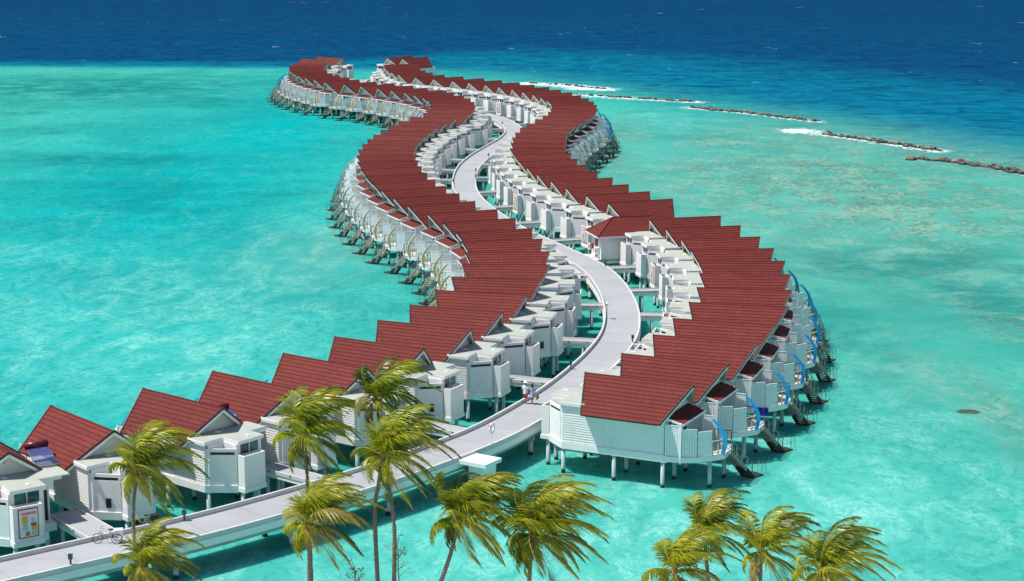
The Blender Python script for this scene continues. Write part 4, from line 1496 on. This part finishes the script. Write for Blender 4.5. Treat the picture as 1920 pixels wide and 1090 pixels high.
shrub(745, 1018, 91, 2.0, 'thin twiggy shrub beside the trunk of the tallest palm', 21)
shrub(665, 1062, 90, 1.2, 'twiggy shrub with yellowish leaves low below the dry-fronded palm', 22)


# ------------------------------------------------------------------ the couple on the jetty
SKIN = plain('skin', (.42, .20, .12, 1), .55, .08, 6)
SKIN_T = plain('tanned_skin', (.33, .135, .075, 1), .55, .08, 6)


def skin_mesh(name, verts, edges, mats, parent, sub=2):
    me = bpy.data.meshes.new(name)
    me.from_pydata([v[:3] for v in verts], edges, [])
    o = bpy.data.objects.new(name, me); COL.objects.link(o)
    md = o.modifiers.new('skin', 'SKIN')
    for i, v in enumerate(verts):
        r_ = v[3]
        me.skin_vertices[0].data[i].radius = r_ if isinstance(r_, tuple) else (r_, r_)
    me.skin_vertices[0].data[0].use_root = True
    md.use_smooth_shade = True
    s = o.modifiers.new('sub', 'SUBSURF'); s.levels = sub; s.render_levels = sub
    dg = bpy.context.evaluated_depsgraph_get()
    me2 = bpy.data.meshes.new_from_object(o.evaluated_get(dg))
    me2.name = name
    o.modifiers.clear(); o.data = me2
    if not isinstance(mats, (list, tuple)): mats = [mats]
    me2.materials.clear()
    for m_ in mats: me2.materials.append(m_)
    me2.polygons.foreach_set('use_smooth', [True] * len(me2.polygons))
    o.parent = parent
    return o


def person(loc, rz, h, lab, skin, arms, stride, female=False):
    """x forward, y left; arms: (elbow, wrist) for left then right"""
    t = empty('person', loc, rz)
    tag(t, lab, 'person', 'couple walking away along the jetty')
    k = h / 1.75
    sh, hip = (.175, .10) if female else (.20, .095)
    V = [(0, 0, .98, (.13, .15)), (0, 0, 1.12, (.10, .135)), (.01, 0, 1.30, (.115, .165)), (0, 0, 1.42, (.09, .13)), (0, 0, 1.50, (.055, .055)), (.01, 0, 1.57, (.07, .065)), (.02, 0, 1.66, (.095, .08)), (.01, 0, 1.73, (.06, .055))]
    E = [(i, i + 1) for i in range(7)]
    for sd, st in ((1, stride), (-1, -stride)):
        b0 = len(V)
        kx = st * .5 + .04
        V.extend([(0, sd * hip, .90, .095), (kx * .9, sd * .10, .50, .058), (st - .03 + (.0 if st > 0 else -.05), sd * .10, .28 if st > 0 else .32, .052), (st - .03, sd * .10, .09 if st > 0 else .13, .036), (st + .07, sd * .11, .04, .036), (st + .15, sd * .115, .03, .026)])
        E.extend([(0, b0)] + [(b0 + i, b0 + i + 1) for i in range(5)])
    for sd, (el, wr) in ((1, arms[0]), (-1, arms[1])):
        b0 = len(V)
        V.extend([(0, sd * sh, 1.40, .055), (el[0], sd * el[1], el[2], .040), (wr[0], sd * wr[1], wr[2], .026), (wr[0] + .01, sd * wr[1], wr[2] - .05, (.030, .018))])
        E.extend([(3, b0)] + [(b0 + i, b0 + i + 1) for i in range(3)])
        pm = b0 + 3
        for f_, (fx, ln) in enumerate(((.030, .070), (.012, .080), (-.008, .075), (-.026, .060))):
            c0 = len(V)
            V.extend([(wr[0] + .01 + fx, sd * wr[1], wr[2] - .085, .009), (wr[0] + .015 + fx, sd * (wr[1] - .008), wr[2] - .085 - ln * .5, .0085), (wr[0] + .02 + fx, sd * (wr[1] - .025), wr[2] - .085 - ln, .0075)])
            E.extend([(pm, c0), (c0, c0 + 1), (c0 + 1, c0 + 2)])
        c0 = len(V)
        V.extend([(wr[0] + .045, sd * (wr[1] - .012), wr[2] - .045, .010), (wr[0] + .06, sd * (wr[1] - .02), wr[2] - .085, .008)])
        E.extend([(pm, c0), (c0, c0 + 1)])
    V = [(x * k, y * k, z * k, tuple(r * k for r in r_) if isinstance(r_, tuple) else r_ * k) for x, y, z, r_ in V]
    body = skin_mesh('body', V, E, skin, t)
    # face: nose, ears, eyes, mouth as small parts of the head
    b = MB()
    b.tube([(.10 * k, 0, 1.665 * k), (.135 * k, 0, 1.63 * k), (.105 * k, 0, 1.62 * k)], [.010, .016, .012], 6)
    for sd in (-1, 1): b.tube([(.0, sd * .078 * k, 1.62 * k), (-.01, sd * .092 * k, 1.645 * k), (.0, sd * .08 * k, 1.67 * k)], [.010, .014, .010], 6)
    b.build('nose_and_ears', skin, body, smooth=True)
    b = MB()
    for sd in (-1, 1): b.tube([(.098 * k, sd * .03 * k, 1.66 * k), (.108 * k, sd * .03 * k, 1.66 * k)], [.010, .007], 6)
    b.tube([(.10 * k, -.022 * k, 1.585 * k), (.106 * k, 0, 1.583 * k), (.10 * k, .022 * k, 1.585 * k)], .005, 5)
    b.build('eyes_and_mouth', M['dark'], body)
    return t, k


def loft(rings, name, mat, parent, n=20, cap_top=False):
    """rings: (cx, cy, z, rx, ry)"""
    b = MB()
    vs = [(cx + rx * cos(2 * pi * i / n), cy + ry * sin(2 * pi * i / n) * (1 + .04 * sin(i * 2.1 + z * 9)), z) for cx, cy, z, rx, ry in rings for i in range(n)]
    fs = [(r * n + i, r * n + (i + 1) % n, (r + 1) * n + (i + 1) % n, (r + 1) * n + i) for r in range(len(rings) - 1) for i in range(n)]
    if cap_top: fs.append(tuple((len(rings) - 1) * n + i for i in range(n)))
    b.add(vs, fs)
    return b.build(name, mat, parent, smooth=True)


def sleeve(p, q, r0, r1, name, mat, parent):
    b = MB(); b.tube([p, Vector(p).lerp(Vector(q), .5), q], [r0, (r0 + r1) / 2, r1], 12); return b.build(name, mat, parent, smooth=True)


def print_mat():
    N = NT('blue_floral_dress')
    P = coords(N, 'Object')
    v = N.node('ShaderNodeTexVoronoi'); v.inputs['Scale'].default_value = 16; N.link(P, v.inputs['Vector'])
    a = N.noise(P, 12, 3, .6)
    c = N.mix(N.ramp(a, .45, .55), (.05, .12, .30, 1), (.48, .58, .70, 1))
    c = N.mix(N.ramp(v.outputs[0], .25, .15), c, (.02, .05, .18, 1))
    N.link(c, N.b.inputs['Base Color']); N.b.inputs['Roughness'].default_value = .8
    return N.m


jd = math.degrees(atan2(.92, .42))
wx, wy = px(985.5, 757, ZD)
man, k = person((wx, wy, ZD), radians(62), 1.78, 'man in white shirt, red shorts and white sun hat walking away', SKIN_T, (((-.03, .27, 1.13), (.03, .30, .90)), ((-.04, .26, 1.12), (.06, .24, .88))), .17)
shirt = plain('white_shirt', (.70, .74, .78, 1), .85, .05, 6)
loft([(0, 0, .80 * k, .155, .215), (-.01, 0, .98 * k, .15, .20), (0, 0, 1.15 * k, .14, .195), (.01, 0, 1.32 * k, .145, .215), (0, 0, 1.42 * k, .115, .20), (0, 0, 1.50 * k, .07, .09)], 'shirt', shirt, man)
for sd in (1, -1): sleeve((0, sd * .17 * k, 1.42 * k), (-.03, sd * .265 * k, 1.15 * k), .085, .075, 'sleeve', shirt, man)
sh_ = plain('red_shorts', (.50, .06, .05, 1), .8)
for sd, st in ((1, .17), (-1, -.17)): sleeve((0, sd * .09 * k, .88 * k), (st * .45, sd * .10 * k, .55 * k), .125, .115, 'shorts_leg', sh_, man)
hat = plain('white_hat', (.78, .78, .76, 1), .8)
loft([(.01, 0, 1.705 * k, .19, .19), (.01, 0, 1.72 * k, .12, .115), (.01, 0, 1.80 * k, .105, .10), (.01, 0, 1.835 * k, .06, .06)], 'hat', hat, man, cap_top=True)
loft([(0, 0, 1.60 * k, .085, .078), (-.005, 0, 1.66 * k, .104, .088), (.0, 0, 1.72 * k, .10, .088)], 'hair', plain('grey_hair', (.25, .22, .19, 1), .8), man)
wx, wy = px(998, 758, ZD)
wom, k = person((wx, wy, ZD), radians(66), 1.66, 'woman in blue floral dress walking away with a straw hat in hand', SKIN, (((-.03, .25, 1.13), (.04, .25, .90)), ((-.02, .28, 1.14), (.0, .33, .90))), .13, True)
dress = print_mat()
loft([(-.01, 0, .62 * k, .215, .25), (-.01, 0, .80 * k, .185, .225), (-.01, 0, .98 * k, .15, .19), (0, 0, 1.14 * k, .12, .155), (.01, 0, 1.32 * k, .14, .185), (0, 0, 1.42 * k, .11, .175), (0, 0, 1.49 * k, .07, .10)], 'dress', dress, wom)
for sd in (1, -1): sleeve((0, sd * .15 * k, 1.42 * k), (-.02, sd * .235 * k, 1.22 * k), .075, .07, 'sleeve', dress, wom)
loft([(-.02, 0, 1.50 * k, .075, .085), (-.03, 0, 1.58 * k, .11, .105), (-.02, 0, 1.68 * k, .125, .115), (0, 0, 1.77 * k, .10, .095), (.01, 0, 1.81 * k, .04, .04)], 'hair', plain('auburn_hair', (.10, .025, .018, 1), .7), wom, cap_top=True)
hx, hy = .02, -.33 * k
R66 = Matrix.Rotation(radians(66), 3, 'Z')
def held(name, build, lab, cat):
    o = build()
    w_ = R66 @ Vector((hx, hy - .02, 0))
    o.location = (wx + w_.x, wy + w_.y, ZD + .70 * k); o.rotation_euler = (0, 0, radians(66))
    tag(o, lab, cat)
def _hat():
    b = MB()
    n = 22
    rings = [(.20, 0.0), (.17, .012), (.095, .02), (.09, .09), (.05, .11)]
    vs = [(r_ * cos(2 * pi * i / n) - .0, -.12 - z, r_ * sin(2 * pi * i / n) - .05) for r_, z in rings for i in range(n)]
    fs = [(r * n + i, r * n + (i + 1) % n, (r + 1) * n + (i + 1) % n, (r + 1) * n + i) for r in range(4) for i in range(n)] + [tuple(4 * n + i for i in range(n))]
    b.add(vs, fs)
    return b.build('straw_hat', plain('brown_straw', (.17, .11, .06, 1), .8, .3, 20), smooth=True, fix=False)
held('straw_hat', _hat, 'dark straw hat carried in the woman\'s right hand', 'hat')
def _bag():
    b = MB()
    b.prism([(-.10, -.05), (.10, -.05), (.10, .03), (-.10, .03)], -.32, -.06)
    b.tube([(-.07, -.01, -.06), (-.04, -.01, .09), (.04, -.01, .09), (.07, -.01, -.06)], .010, 5)
    return b.build('beach_bag', plain('yellow_bag', (.70, .52, .02, 1), .5))
held('beach_bag', _bag, 'small bright yellow bag carried below the straw hat', 'bag')
